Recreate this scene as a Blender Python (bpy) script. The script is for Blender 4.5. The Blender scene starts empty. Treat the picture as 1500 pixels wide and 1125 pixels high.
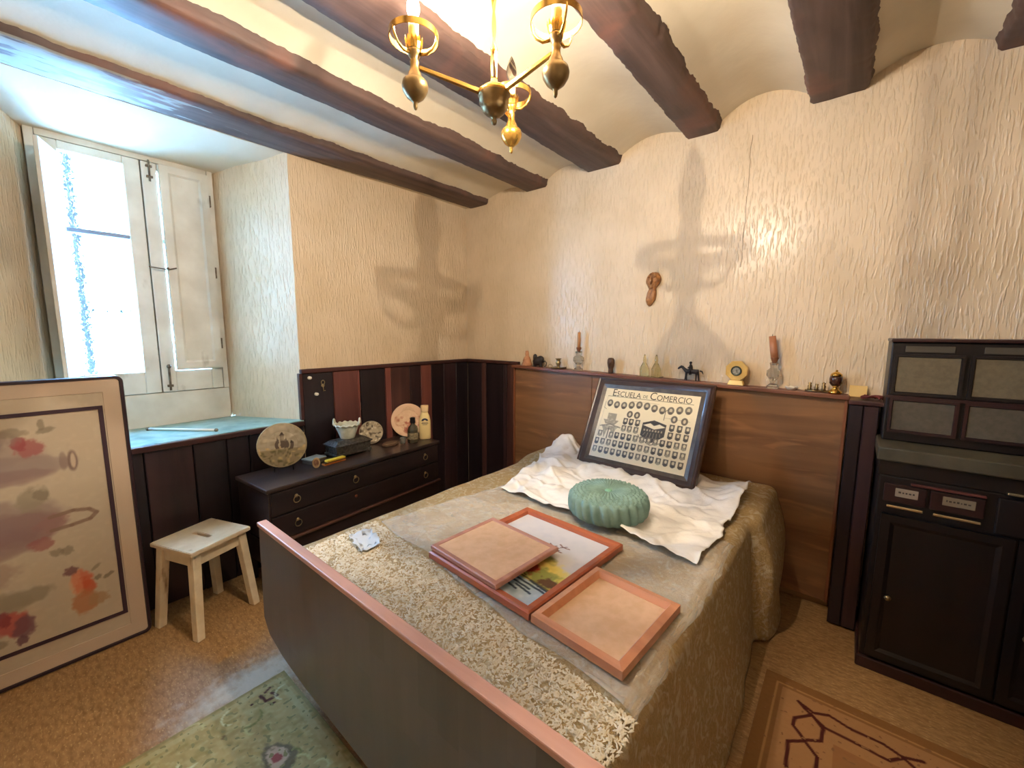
import bpy, bmesh, math, random
import numpy as np
from mathutils import Vector, Matrix, noise
random.seed(7); RNG = np.random.RandomState(5)
PI = math.pi
SC = bpy.context.scene
COL = SC.collection

# ------------------------------------------------------------------ camera
cam_d = bpy.data.cameras.new('camera'); cam = bpy.data.objects.new('camera', cam_d); COL.objects.link(cam)
cam_d.sensor_width = 36; cam_d.lens = 605.874 / 1500 * 36; cam_d.clip_start = .02
_R = ((0.770821, 0.637044, 0.003167), (0.081832, -0.094085, -0.992195), (-0.631775, 0.765064, -0.124653))
_m = Matrix.Identity(4)
for i in range(3):
    _m[i][0] = _R[0][i]; _m[i][1] = -_R[1][i]; _m[i][2] = -_R[2][i]
_m.translation = (2.829158, -2.762345, 1.5)
cam.matrix_world = _m
SC.camera = cam

# ------------------------------------------------------------------ world, daylight, exposure
w = bpy.data.worlds.new('sky'); SC.world = w; w.use_nodes = True
bg = w.node_tree.nodes['Background']; bg.inputs[0].default_value = (.22, .53, 1.0, 1); bg.inputs[1].default_value = 90.0
pl = bpy.data.lights.new('window_portal', 'AREA'); pl.shape = 'RECTANGLE'; pl.size = 1.62; pl.size_y = .80
pl.cycles.is_portal = True
po = bpy.data.objects.new('window_portal', pl); COL.objects.link(po)
po.location = (-.60, -2.21, 1.8); po.rotation_euler = (0, -PI / 2, 0)
BULB_POWER = 52000.0
BULB_RGB = (1.0, .86, .70)
SC.view_settings.view_transform = 'Standard'; SC.view_settings.look = 'None'
SC.view_settings.gamma = 1; SC.view_settings.use_curve_mapping = False
SC.view_settings.exposure = 0.68

# ------------------------------------------------------------------ materials
def lin(c):
    o = []
    for v in c[:3]:
        v = v / 255.
        o.append(v / 12.92 if v <= .04045 else ((v + .055) / 1.055) ** 2.4)
    return tuple(o) + (1,)

def M(name, c1, c2=None, scale=5, st=(1, 1, 1), rough=.5, bump=0, bscale=60, bst=(1, 1, 1), metal=0., detail=4,
      lo=.35, hi=.65, trans=0, ior=1.45, alpha=1, spec=.5, coat=0, c3=None, s3=1.5, lo3=.55, hi3=.7, st3=(1, 1, 1), dist=.0, bdist=.004):
    m = bpy.data.materials.new(name); m.use_nodes = True
    nt = m.node_tree; N = nt.nodes; L = nt.links; b = N['Principled BSDF']
    b.inputs['Roughness'].default_value = rough; b.inputs['Metallic'].default_value = metal
    b.inputs['Specular IOR Level'].default_value = spec; b.inputs['IOR'].default_value = ior
    b.inputs['Transmission Weight'].default_value = trans; b.inputs['Alpha'].default_value = alpha
    b.inputs['Coat Weight'].default_value = coat
    b.inputs['Base Color'].default_value = lin(c1)
    tc = N.new('ShaderNodeTexCoord')
    def nz(sc, stt, det=detail, d=dist):
        mp = N.new('ShaderNodeMapping'); mp.inputs['Scale'].default_value = stt
        L.new(tc.outputs['Object'], mp.inputs[0])
        n = N.new('ShaderNodeTexNoise'); n.inputs['Scale'].default_value = sc; n.inputs['Detail'].default_value = det
        n.inputs['Distortion'].default_value = d
        L.new(mp.outputs[0], n.inputs['Vector']); return n
    cur = None
    if c2:
        n = nz(scale, st); r = N.new('ShaderNodeValToRGB')
        r.color_ramp.elements[0].position = lo; r.color_ramp.elements[1].position = hi
        r.color_ramp.elements[0].color = lin(c1); r.color_ramp.elements[1].color = lin(c2)
        L.new(n.outputs[0], r.inputs[0]); cur = r.outputs[0]
    if c3:
        n = nz(s3, st3); r = N.new('ShaderNodeMapRange'); r.inputs[1].default_value = lo3; r.inputs[2].default_value = hi3
        L.new(n.outputs[0], r.inputs[0])
        mx = N.new('ShaderNodeMix'); mx.data_type = 'RGBA'
        L.new(r.outputs[0], mx.inputs[0])
        if cur: L.new(cur, mx.inputs[6])
        else: mx.inputs[6].default_value = lin(c1)
        mx.inputs[7].default_value = lin(c3); cur = mx.outputs[2]
    if cur: L.new(cur, b.inputs['Base Color'])
    if bump:
        n = nz(bscale, bst, 3); bp = N.new('ShaderNodeBump'); bp.inputs['Strength'].default_value = bump
        bp.inputs['Distance'].default_value = bdist
        L.new(n.outputs[0], bp.inputs['Height']); L.new(bp.outputs[0], b.inputs['Normal'])
    return m

def wood(name, c1, c2, axis='x', sc=9, rough=.45, bump=.15, **k):
    s = {'x': (.12, 1.6, 1.6), 'y': (1.6, .12, 1.6), 'z': (1.6, 1.6, .12)}[axis]
    return M(name, c1, c2, scale=sc, st=s, rough=rough, bump=bump, bscale=40, bst=s, dist=.6, bdist=.002, **k)

def wallpaper(name, crack=False):
    m = M(name, (216, 195, 165), (206, 184, 152), scale=3, rough=.27, spec=.5)
    nt = m.node_tree; N = nt.nodes; L = nt.links; b = N['Principled BSDF']
    g = N.new('ShaderNodeNewGeometry')
    mp = N.new('ShaderNodeMapping'); mp.inputs['Scale'].default_value = (1, 1, .16); L.new(g.outputs['Position'], mp.inputs[0])
    n = N.new('ShaderNodeTexNoise'); n.inputs['Scale'].default_value = 85; n.inputs['Detail'].default_value = 2
    L.new(mp.outputs[0], n.inputs['Vector'])
    r = N.new('ShaderNodeMapRange'); r.inputs[1].default_value = .50; r.inputs[2].default_value = .66
    L.new(n.outputs[0], r.inputs[0])
    bp = N.new('ShaderNodeBump'); bp.inputs['Strength'].default_value = .6; bp.inputs['Distance'].default_value = .005
    L.new(r.outputs[0], bp.inputs['Height']); L.new(bp.outputs[0], b.inputs['Normal'])
    # darker print in some of the strokes
    src = b.inputs['Base Color'].links[0].from_socket
    n2 = N.new('ShaderNodeTexNoise'); n2.inputs['Scale'].default_value = 70; n2.inputs['Detail'].default_value = 1
    mp2 = N.new('ShaderNodeMapping'); mp2.inputs['Scale'].default_value = (1, 1, .12); mp2.inputs['Location'].default_value = (3, 5, 2)
    L.new(g.outputs['Position'], mp2.inputs[0]); L.new(mp2.outputs[0], n2.inputs['Vector'])
    r2 = N.new('ShaderNodeMapRange'); r2.inputs[1].default_value = .60; r2.inputs[2].default_value = .72; r2.inputs[4].default_value = .14
    L.new(n2.outputs[0], r2.inputs[0])
    mx = N.new('ShaderNodeMix'); mx.data_type = 'RGBA'; L.new(r2.outputs[0], mx.inputs[0]); L.new(src, mx.inputs[6])
    mx.inputs[7].default_value = lin((176, 158, 122)); cur = mx.outputs[2]
    if crack:   # a thin split running down the back wall
        sp = N.new('ShaderNodeSeparateXYZ'); L.new(g.outputs['Position'], sp.inputs[0])
        nn = N.new('ShaderNodeTexNoise'); nn.noise_dimensions = '1D'; nn.inputs['Scale'].default_value = 5; nn.inputs['Detail'].default_value = 6
        L.new(sp.outputs['Z'], nn.inputs['W'])
        def mth(op, a, bb, c=None):
            q = N.new('ShaderNodeMath'); q.operation = op
            for i, v in enumerate((a, bb)):
                if v is None: continue
                if isinstance(v, (int, float)): q.inputs[i].default_value = v
                else: L.new(v, q.inputs[i])
            return q.outputs[0]
        off = mth('MULTIPLY', mth('SUBTRACT', nn.outputs[0], .5), .022)
        x0 = mth('ADD', mth('MULTIPLY', mth('SUBTRACT', sp.outputs['Z'], 2.3), .02), 2.285)
        d = mth('ABSOLUTE', mth('SUBTRACT', mth('SUBTRACT', sp.outputs['X'], x0), off), None)
        a = mth('LESS_THAN', d, .0017)
        z1 = mth('GREATER_THAN', sp.outputs['Z'], 1.88); z2 = mth('LESS_THAN', sp.outputs['Z'], 2.6)
        k = mth('MULTIPLY', mth('MULTIPLY', a, mth('MULTIPLY', z1, z2)), .75)
        mx2 = N.new('ShaderNodeMix'); mx2.data_type = 'RGBA'; L.new(k, mx2.inputs[0]); L.new(cur, mx2.inputs[6])
        mx2.inputs[7].default_value = lin((96, 74, 50)); cur = mx2.outputs[2]
    L.new(cur, b.inputs['Base Color'])
    return m

def painted(name, rough=.6, spec=.3):      # colour read from the mesh's own colour attribute
    m = bpy.data.materials.new(name); m.use_nodes = True; N = m.node_tree.nodes
    a = N.new('ShaderNodeVertexColor'); a.layer_name = 'Col'
    b = N['Principled BSDF']; b.inputs['Roughness'].default_value = rough; b.inputs['Specular IOR Level'].default_value = spec
    m.node_tree.links.new(a.outputs[0], b.inputs['Base Color']); return m

def beam_mat(name, peel):
    m = wood(name, (98, 76, 68), (72, 55, 49), 'y', sc=11, rough=.6, bump=.5, c3=(114, 78, 66), s3=2.2)
    if peel:
        nt = m.node_tree; N = nt.nodes; L = nt.links; b = N['Principled BSDF']
        src = b.inputs['Base Color'].links[0].from_socket
        g = N.new('ShaderNodeNewGeometry'); sp = N.new('ShaderNodeSeparateXYZ'); L.new(g.outputs['Position'], sp.inputs[0])
        sn = N.new('ShaderNodeSeparateXYZ'); L.new(g.outputs['Normal'], sn.inputs[0])
        n = N.new('ShaderNodeTexNoise'); n.inputs['Scale'].default_value = 9; n.inputs['Detail'].default_value = 9
        mp = N.new('ShaderNodeMapping'); mp.inputs['Scale'].default_value = (3, .6, 2); L.new(g.outputs['Position'], mp.inputs[0]); L.new(mp.outputs[0], n.inputs['Vector'])
        r = N.new('ShaderNodeMapRange'); r.inputs[1].default_value = -1.25; r.inputs[2].default_value = -2.5; r.inputs[3].default_value = -.30; r.inputs[4].default_value = .14
        L.new(sp.outputs['Y'], r.inputs[0])
        a = N.new('ShaderNodeMath'); a.operation = 'ADD'; L.new(r.outputs[0], a.inputs[0]); L.new(n.outputs[0], a.inputs[1])
        c = N.new('ShaderNodeMapRange'); c.inputs[1].default_value = .54; c.inputs[2].default_value = .60; L.new(a.outputs[0], c.inputs[0])
        dn = N.new('ShaderNodeMath'); dn.operation = 'LESS_THAN'; L.new(sn.outputs['Z'], dn.inputs[0]); dn.inputs[1].default_value = -.6
        k = N.new('ShaderNodeMath'); k.operation = 'MULTIPLY'; L.new(c.outputs[0], k.inputs[0]); L.new(dn.outputs[0], k.inputs[1])
        mx = N.new('ShaderNodeMix'); mx.data_type = 'RGBA'; L.new(k.outputs[0], mx.inputs[0]); L.new(src, mx.inputs[6]); mx.inputs[7].default_value = lin((150, 148, 138))
        L.new(mx.outputs[2], b.inputs['Base Color'])
    return m

MT = dict(
    wall=wallpaper('wallpaper'), wall_back=wallpaper('wallpaper_cracked', True),
    plaster=M('ceiling_plaster', (218, 206, 182), (206, 192, 166), scale=2.5, rough=.8, bump=.25, bscale=12, bdist=.01),
    beam=beam_mat('beam_paint', False), beam_peel=beam_mat('beam_paint_peeling', True),
    white=M('white_paint', (214, 210, 198), (196, 190, 176), scale=6, rough=.45, bump=.15, bscale=25, c3=(150, 140, 122), s3=9, lo3=.66, hi3=.8, st3=(1, 1, .4)),
    sill=M('green_sill', (112, 146, 134), (150, 172, 160), scale=12, rough=.35, c3=(82, 116, 106), s3=5),
    nosing=wood('dark_red_wood', (70, 36, 32), (48, 24, 22), 'y'),
    iron=M('iron', (40, 40, 40), rough=.6, metal=.6),
    rust=M('old_hardware', (120, 108, 92), (86, 72, 58), scale=40, rough=.5, metal=.5),
    cork=M('bed_panel', (0, 0, 0)),
)
BOARD = [wood('board_%s' % n, c, d, 'z', sc=10, rough=.38, bump=.2) for n, c, d in (
    ('black', (38, 27, 30), (28, 20, 23)), ('red', (104, 60, 52), (86, 47, 42)), ('brown', (82, 52, 46), (64, 39, 36)),
    ('bright', (128, 74, 64), (108, 60, 52)), ('plum', (58, 37, 38), (43, 28, 29)))]

# ------------------------------------------------------------------ geometry helpers
class B:
    """collects shapes into one bmesh"""
    def __init__(s): s.bm = bmesh.new()
    def _add(s, vs, fs):
        v = [s.bm.verts.new(p) for p in vs]
        for f in fs:
            try: s.bm.faces.new([v[i] for i in f])
            except ValueError: pass
        return v
    def box(s, x0, x1, y0, y1, z0, z1, bev=0, seg=2):
        b2 = bmesh.new()
        v = [b2.verts.new(p) for p in ((x0, y0, z0), (x1, y0, z0), (x1, y1, z0), (x0, y1, z0), (x0, y0, z1), (x1, y0, z1), (x1, y1, z1), (x0, y1, z1))]
        for f in ((3, 2, 1, 0), (4, 5, 6, 7), (0, 1, 5, 4), (1, 2, 6, 5), (2, 3, 7, 6), (3, 0, 4, 7)): b2.faces.new([v[i] for i in f])
        if bev: bmesh.ops.bevel(b2, geom=b2.edges[:], offset=bev, segments=seg, affect='EDGES', profile=.5)
        s.join(b2); return s
    def join(s, b2, mat=None):
        if mat: bmesh.ops.transform(b2, matrix=mat, verts=b2.verts)
        mp = {}
        for v in b2.verts: mp[v] = s.bm.verts.new(v.co)
        for f in b2.faces:
            try: s.bm.faces.new([mp[v] for v in f.verts])
            except ValueError: pass
        b2.free()
    def hexa(s, bot, top, bev=0):
        b2 = bmesh.new(); v = [b2.verts.new(p) for p in list(bot) + list(top)]
        for f in ((3, 2, 1, 0), (4, 5, 6, 7), (0, 1, 5, 4), (1, 2, 6, 5), (2, 3, 7, 6), (3, 0, 4, 7)): b2.faces.new([v[i] for i in f])
        bmesh.ops.recalc_face_normals(b2, faces=b2.faces)
        if bev: bmesh.ops.bevel(b2, geom=b2.edges[:], offset=bev, segments=2, affect='EDGES', profile=.5)
        s.join(b2); return s
    def lathe(s, prof, n=24, mat=None, fn=None, cap=True):
        vs = []; fs = []; k = len(prof)
        for i in range(n):
            a = 2 * PI * i / n
            for j, (r, z) in enumerate(prof):
                p = (r * math.cos(a), r * math.sin(a), z)
                if fn: p = fn(p, a, j)
                vs.append(p)
        for i in range(n):
            for j in range(k - 1):
                a, b_ = i * k + j, ((i + 1) % n) * k + j
                fs.append((a, b_, b_ + 1, a + 1))
        if cap:
            if prof[0][0] > 1e-6: fs.append([i * k for i in range(n)][::-1])
            if prof[-1][0] > 1e-6: fs.append([i * k + k - 1 for i in range(n)])
        if mat: vs = [mat @ Vector(p) for p in vs]
        s._add(vs, fs); return s
    def tube(s, pts, r, n=8, cap=True, close=False):
        pts = [Vector(p) for p in pts]; k = len(pts)
        rs = r if isinstance(r, (list, tuple)) else [r] * k
        vs = []; up = None
        for i, p in enumerate(pts):
            a = pts[(i - 1) % k] if close else pts[max(0, i - 1)]; b_ = pts[(i + 1) % k] if close else pts[min(k - 1, i + 1)]
            t = (b_ - a).normalized()
            if up is None: up = t.orthogonal().normalized()
            up = (up - t * up.dot(t)); up = up.normalized() if up.length > 1e-6 else t.orthogonal().normalized()
            sd = t.cross(up)
            for q in range(n):
                an = 2 * PI * q / n
                vs.append(p + (up * math.cos(an) + sd * math.sin(an)) * rs[i])
        fs = []
        for i in range(k if close else k - 1):
            for q in range(n):
                a = i * n + q; b_ = i * n + (q + 1) % n; c = ((i + 1) % k) * n
                fs.append((a, b_, c + (q + 1) % n, c + q))
        if cap and not close:
            fs.append(list(range(n))[::-1]); fs.append([(k - 1) * n + q for q in range(n)])
        s._add(vs, fs); return s
    def ball(s, c, r, seg=12):
        rx, ry, rz = r if isinstance(r, (tuple, list)) else (r, r, r)
        b2 = bmesh.new(); bmesh.ops.create_uvsphere(b2, u_segments=seg, v_segments=max(6, seg // 2), radius=1)
        s.join(b2, Matrix.Translation(c) @ Matrix.Diagonal((rx, ry, rz, 1))); return s
    def prism(s, poly, z0, z1, bev=0):
        b2 = bmesh.new(); n = len(poly)
        a = [b2.verts.new((x, y, z0)) for x, y in poly]; t = [b2.verts.new((x, y, z1)) for x, y in poly]
        b2.faces.new(a[::-1]); b2.faces.new(t)
        for i in range(n): b2.faces.new((a[i], a[(i + 1) % n], t[(i + 1) % n], t[i]))
        if bev: bmesh.ops.bevel(b2, geom=b2.edges[:], offset=bev, segments=2, affect='EDGES', profile=.5)
        s.join(b2); return s
    def grid(s, P):      # P: rows of points
        nr = len(P); nc = len(P[0]); vs = [p for r in P for p in r]
        s._add(vs, [(i * nc + j, i * nc + j + 1, (i + 1) * nc + j + 1, (i + 1) * nc + j) for i in range(nr - 1) for j in range(nc - 1)]); return s
    def frame(s, x0, x1, y0, y1, prof):   # a mitred rectangular moulding; prof: (inset, z) closed loop
        k = len(prof); vs = []
        for (cx, cy, sx, sy) in ((x0, y0, 1, 1), (x1, y0, -1, 1), (x1, y1, -1, -1), (x0, y1, 1, -1)):
            for i, z in prof: vs.append((cx + sx * i, cy + sy * i, z))
        s._add(vs, [(c * k + j, ((c + 1) % 4) * k + j, ((c + 1) % 4) * k + (j + 1) % k, c * k + (j + 1) % k) for c in range(4) for j in range(k)]); return s
    def done(s, name, mat, parent=None, smooth=False, M4=None, solid=0, sub=0, auto=None):
        bmesh.ops.recalc_face_normals(s.bm, faces=s.bm.faces)
        if M4: bmesh.ops.transform(s.bm, matrix=M4, verts=s.bm.verts)
        me = bpy.data.meshes.new(name); s.bm.to_mesh(me); s.bm.free()
        me.materials.append(mat)
        if smooth or auto: me.polygons.foreach_set('use_smooth', [True] * len(me.polygons))
        if auto: me.set_sharp_from_angle(angle=math.radians(auto))
        o = bpy.data.objects.new(name, me); COL.objects.link(o)
        if parent: o.parent = parent
        if solid:
            md = o.modifiers.new('thick', 'SOLIDIFY'); md.thickness = solid; md.offset = -1
        if sub:
            md = o.modifiers.new('sub', 'SUBSURF'); md.levels = sub; md.render_levels = sub
        return o

def tag(o, label, cat, group=None):
    o['label'] = label; o['category'] = cat
    if group: o['group'] = group
    return o
def thing(name, label, cat, loc=(0, 0, 0), rz=0, group=None, rot=None):
    o = bpy.data.objects.new(name, None); COL.objects.link(o); o.empty_display_size = .05
    o.location = loc; o.rotation_euler = rot or (0, 0, rz)
    return tag(o, label, cat, group)
def struct(o): o['kind'] = 'structure'; return o
def sroot(name, loc=(0, 0, 0)):
    o = bpy.data.objects.new(name, None); COL.objects.link(o); o.location = loc; return struct(o)

class Canvas:     # flat print: colours laid on a fine grid
    def __init__(s, w, h, nx, ny, base):
        s.w, s.h, s.nx, s.ny = w, h, nx, ny
        s.X, s.Y = np.meshgrid(np.linspace(0, w, nx), np.linspace(0, h, ny)); s.C = np.ones((ny, nx, 3)) * np.array(base, float)
    def nz(s, sc, seed=0):
        g = RNG.rand(int(s.h * sc) + 4, int(s.w * sc) + 4); u = s.X * sc; v = s.Y * sc
        i, j = v.astype(int), u.astype(int); fv, fu = v - i, u - j; fu = fu * fu * (3 - 2 * fu); fv = fv * fv * (3 - 2 * fv)
        return (g[i, j] * (1 - fu) + g[i, j + 1] * fu) * (1 - fv) + (g[i + 1, j] * (1 - fu) + g[i + 1, j + 1] * fu) * fv
    def mix(s, m, c): m = np.clip(m, 0, 1)[..., None]; s.C = s.C * (1 - m) + np.array(c, float) * m
    def ell(s, x, y, rx, ry, c, a=1, soft=.15, rot=0, wob=0):
        dx, dy = s.X - x, s.Y - y; ca, sa = math.cos(rot), math.sin(rot)
        d = np.hypot((dx * ca + dy * sa) / rx, (dy * ca - dx * sa) / ry)
        if wob: d = d + (s.nz(2.2 / max(rx, ry)) - .5) * wob + (s.nz(6 / max(rx, ry)) - .5) * wob * .5
        s.mix(np.clip((1 - d) / soft + .5, 0, 1) * a, c)
    def rect(s, x0, x1, y0, y1, c, a=1): s.mix(((s.X >= x0) & (s.X <= x1) & (s.Y >= y0) & (s.Y <= y1)) * a, c)
    def seg(s, pts, r, c, a=1):
        for (ax, ay), (bx, by) in zip(pts, pts[1:]):
            vx, vy = bx - ax, by - ay; l2 = vx * vx + vy * vy + 1e-12
            t = np.clip(((s.X - ax) * vx + (s.Y - ay) * vy) / l2, 0, 1)
            s.mix(np.clip((r - np.hypot(s.X - ax - t * vx, s.Y - ay - t * vy)) / (r * .4) + .5, 0, 1) * a, c)
    def poly(s, pts, c, a=1):
        ins = np.zeros(s.X.shape, bool); n = len(pts)
        for i in range(n):
            x1, y1 = pts[i]; x2, y2 = pts[(i + 1) % n]
            if y1 == y2: continue
            ins ^= ((y1 > s.Y) != (y2 > s.Y)) & (s.X < (x2 - x1) * (s.Y - y1) / (y2 - y1) + x1)
        s.mix(ins * a, c)
    def done(s, name, mat, parent=None, fn=None, jitter=0):
        nx, ny = s.nx, s.ny; co = np.zeros((nx * ny, 3)); co[:, 0] = s.X.ravel(); co[:, 1] = s.Y.ravel()
        if fn: co = np.array([fn(*p) for p in co])
        i = (np.arange(ny - 1)[:, None] * nx + np.arange(nx - 1)[None]).ravel()
        f = np.stack([i, i + 1, i + nx + 1, i + nx], 1)
        me = bpy.data.meshes.new(name); me.from_pydata(co.tolist(), [], f.tolist())
        a = me.color_attributes.new('Col', 'FLOAT_COLOR', 'POINT')
        c = np.clip(s.C.reshape(-1, 3) / 255., 0, 1); c = np.where(c <= .04045, c / 12.92, ((c + .055) / 1.055) ** 2.4)
        a.data.foreach_set('color', np.concatenate([c, np.ones((len(c), 1))], 1).astype(np.float32).ravel())
        me.materials.append(mat); o = bpy.data.objects.new(name, me); COL.objects.link(o)
        if parent: o.parent = parent
        return o

PRINT = painted('print')

# ================================================================== THE ROOM
YF, XR, ZT = -3.55, 4.05, 2.95
o = B().box(-.02, XR, YF, .0, -.06, 0).done('floor', M('floor_cork', (158, 122, 78), (128, 94, 56), scale=26, st=(1, 2.6, 1), rough=.55, bump=.1, bscale=50,
     c3=(178, 146, 100), s3=60, lo3=.56, hi3=.72, st3=(1, 2.5, 1)))
struct(o)
# pale dust trodden along the rug's corner
m = o.data.materials[0]; N = m.node_tree.nodes; L = m.node_tree.links; bs = N['Principled BSDF']; src = bs.inputs['Base Color'].links[0].from_socket
g = N.new('ShaderNodeNewGeometry'); sb = N.new('ShaderNodeVectorMath'); sb.operation = 'SUBTRACT'; L.new(g.outputs['Position'], sb.inputs[0]); sb.inputs[1].default_value = (.95, -2.22, 0)
mp = N.new('ShaderNodeMapping'); mp.vector_type = 'POINT'; mp.inputs['Rotation'].default_value = (0, 0, -.25); mp.inputs['Scale'].default_value = (7.5, 3.2, 1); L.new(sb.outputs[0], mp.inputs[0])
ln = N.new('ShaderNodeVectorMath'); ln.operation = 'LENGTH'; L.new(mp.outputs[0], ln.inputs[0])
nn = N.new('ShaderNodeTexNoise'); nn.inputs['Scale'].default_value = 22; nn.inputs['Detail'].default_value = 5; L.new(g.outputs['Position'], nn.inputs['Vector'])
ad = N.new('ShaderNodeMath'); ad.operation = 'MULTIPLY_ADD'; L.new(nn.outputs[0], ad.inputs[0]); ad.inputs[1].default_value = 1.6; L.new(ln.outputs['Value'], ad.inputs[2])
mr = N.new('ShaderNodeMapRange'); mr.inputs[1].default_value = 1.9; mr.inputs[2].default_value = 1.1; mr.inputs[4].default_value = .75; L.new(ad.outputs[0], mr.inputs[0])
mx = N.new('ShaderNodeMix'); mx.data_type = 'RGBA'; L.new(mr.outputs[0], mx.inputs[0]); L.new(src, mx.inputs[6]); mx.inputs[7].default_value = lin((190, 184, 166)); L.new(mx.outputs[2], bs.inputs['Base Color'])

# back, right and front walls
struct(B().box(-.6, XR + .1, 0, .1, 0, ZT).done('wall_back', MT['wall_back']))
struct(B().box(XR, XR + .1, YF, 0, 0, ZT).done('wall_right', MT['wall']))
struct(B().box(-.6, XR + .1, YF - .1, YF, 0, ZT).done('wall_front', MT['wall']))

# left wall, with the deep splayed window recess
SZ = .91           # sill
b = B()
yo0, yo1, yi0, yi1, D, ZL = -2.87, -1.55, -2.62, -1.82, -.52, 2.52
q = b._add
q([(0, YF, 0), (0, 0, 0), (0, 0, SZ), (0, YF, SZ)], [(0, 1, 2, 3)])
nY = 26
def wob(y, z): return .006 * noise.noise((y * 2.5, z * 2.5, .3))
b.grid([[(wob(y, z), y, z) for y in np.linspace(yo1, 0, nY)] for z in np.linspace(SZ, ZT, 20)])
q([(0, YF, SZ), (0, yo0, SZ), (0, yo0, ZT), (0, YF, ZT)], [(0, 1, 2, 3)])
b.grid([[((D) * t + wob(yo1 * 3 + t * 5, z) * (1 if 0 < t < 1 else 0), yo1 + (yi1 - yo1) * t, z) for t in np.linspace(0, 1, 10)] for z in np.linspace(SZ, 2.62, 16)])
b.grid([[((D) * t, yo0 + (yi0 - yo0) * t, z) for t in np.linspace(0, 1, 8)] for z in np.linspace(SZ, 2.62, 12)])
sof = B(); sof.grid([[(x, y, 2.605 + (ZL - 2.605) * (x / D) + .012 * noise.noise((x * 4, y * 3, 1))) for y in np.linspace(yo0 - .02, yo1 + .02, 12)] for x in np.linspace(-.004, D, 8)])
q([(0, yo0, 2.6), (0, yo1, 2.6), (0, yo1, ZT), (0, yo0, ZT)], [(0, 1, 2, 3)])
# outer shell so that no daylight leaks round the recess
for y0, y1 in ((YF, yi0), (yi1, 0)): b.box(D - .1, D - .04, y0, y1, 0, ZT)
b.box(D - .1, D - .04, yi0, yi1, 0, SZ - .03); b.box(D - .1, D - .04, yi0, yi1, ZL + .02, ZT)
wl = struct(b.done('wall_left', MT['wall'], auto=35)); sof.done('soffit', MT['plaster'], wl, smooth=True)

# ceiling: plaster vaults between the beams
BE = [(.05, .27, 2.600), (.69, .89, 2.615), (1.24, 1.50, 2.635), (1.93, 2.12, 2.668), (2.545, 2.785, 2.672), (3.19, 3.40, 2.672), (3.80, 4.02, 2.672)]
PK = [2.685, 2.735, 2.775, 2.805, 2.78, 2.77]
prof = [(-.012, 2.607), (.03, 2.609), (.06, 2.63)]
for i, pk in enumerate(PK):
    x0, x1 = BE[i][1], BE[i + 1][0]; z0, z1 = BE[i][2] + .03, BE[i + 1][2] + .03
    for k in range(13):
        t = k / 12; zz = z0 + (z1 - z0) * t; prof.append((x0 - .02 + (x1 - x0 + .04) * t, zz + (pk - max(z0, z1)) * math.sin(PI * t) ** .8))
prof += [(4.02, 2.70), (4.2, 2.70)]
b = B(); ys = np.linspace(YF - .08, .05, 40)
b.grid([[(x, y, z + .006 * noise.noise((x * 3, y * 2, 5))) for x, z in prof] for y in ys])
b._add([(-.7, YF - .1, ZT), (4.2, YF - .1, ZT), (4.2, .1, ZT), (-.7, .1, ZT)], [(0, 1, 2, 3)])
ceil = struct(b.done('ceiling', MT['plaster'], smooth=True))
for i, (x00, x1, z) in enumerate(BE):
    b = B(); rows = []
    for y in np.linspace(YF, -.002, 240):
        def n(a, f=9, amp=.008): return amp * noise.noise((y * f, i * 7.3 + a, 1.7)) + amp * .6 * noise.noise((y * f * 5, i * 3.1 + a, .2))
        sag = .006 * noise.noise((y * 1.3, i * 2.2, 8))
        x0 = x00 - (.062 * max(0, min(1, (-y - .5) / 1.1)) if i == 0 else 0)
        l = x0 + n(0) + .01 * noise.noise((y * 1.5, i, 0)); r = x1 + n(4) + .01 * noise.noise((y * 1.5, i, 3)); zz = z + sag
        e = .014
        tl = z + .058 + n(11, 14, .012); tr = z + .062 + n(17, 14, .012)
        rows.append([(l - .012, y, tl), (l - .001, y, zz + .03), (l + n(6) * .4, y, zz + e), (l + e, y, zz + .001), (l * .66 + r * .34, y, zz + n(8) * .35), (l * .34 + r * .66, y, zz + n(9) * .35),
                     (r - e, y, zz + .001), (r + n(7) * .4, y, zz + e), (r + .001, y, zz + .03), (r + .012, y, tr)])
    b.grid(rows)
    # end face against the wall
    o = b.done('ceiling_beam', MT['beam_peel'] if i == 0 else MT['beam'], ceil, auto=50)
    if i == 0: o['label'] = 'beam with peeling whitish paint by the window'

# ------------------------------------------------------------------ wainscot
def board(x0, x1, y0, y1, z0, z1, mat, par, bev=.004): return B().box(x0, x1, y0, y1, z0, z1, bev, 1).done('board', mat, par)
t1 = sroot('trim_1')
BKB = M('board_gap', (22, 14, 14), rough=.9)
B().box(.0002, .0012, -1.546, -.002, 0, 1.222).done('backing', BKB, t1); B().box(.0002, .0012, YF + .03, -1.55, 0, .872).done('backing', BKB, t1)
K, RD, BR, BT, PM = BOARD
for a, c, mt, th in ((-1.546, -1.337, K, .018), (-1.333, -1.15, RD, .022), (-1.146, -1.128, BT, .014), (-1.124, -.918, K, .018), (-.914, -.868, BT, .026), (-.864, -.684, BR, .02),
                    (-.68, -.571, PM, .018), (-.567, -.46, BT, .022), (-.456, -.319, K, .018), (-.315, -.17, PM, .02), (-.166, -.022, K, .018)):
    board(.0014, th, a, c, 0, 1.222, mt, t1)
y = -3.52; k = 0
while y < -1.56:
    wd = (.19, .14, .21, .16, .12)[k % 5]; y2 = min(y + wd, -1.552)
    board(.0014, .016 + .003 * (k % 3), y, y2 - .004, 0, .872, (K, K, PM, K, K)[k % 5], t1); y += wd; k += 1
B().box(0, .034, -1.556, -.0, 1.222, 1.25, .005).done('cap_rail', MT['nosing'], t1)
B().box(-.012, .022, -1.566, -1.546, .91, 1.222, .003).done('edge_strip', MT['nosing'], t1)
t2 = sroot('trim_2')
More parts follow.
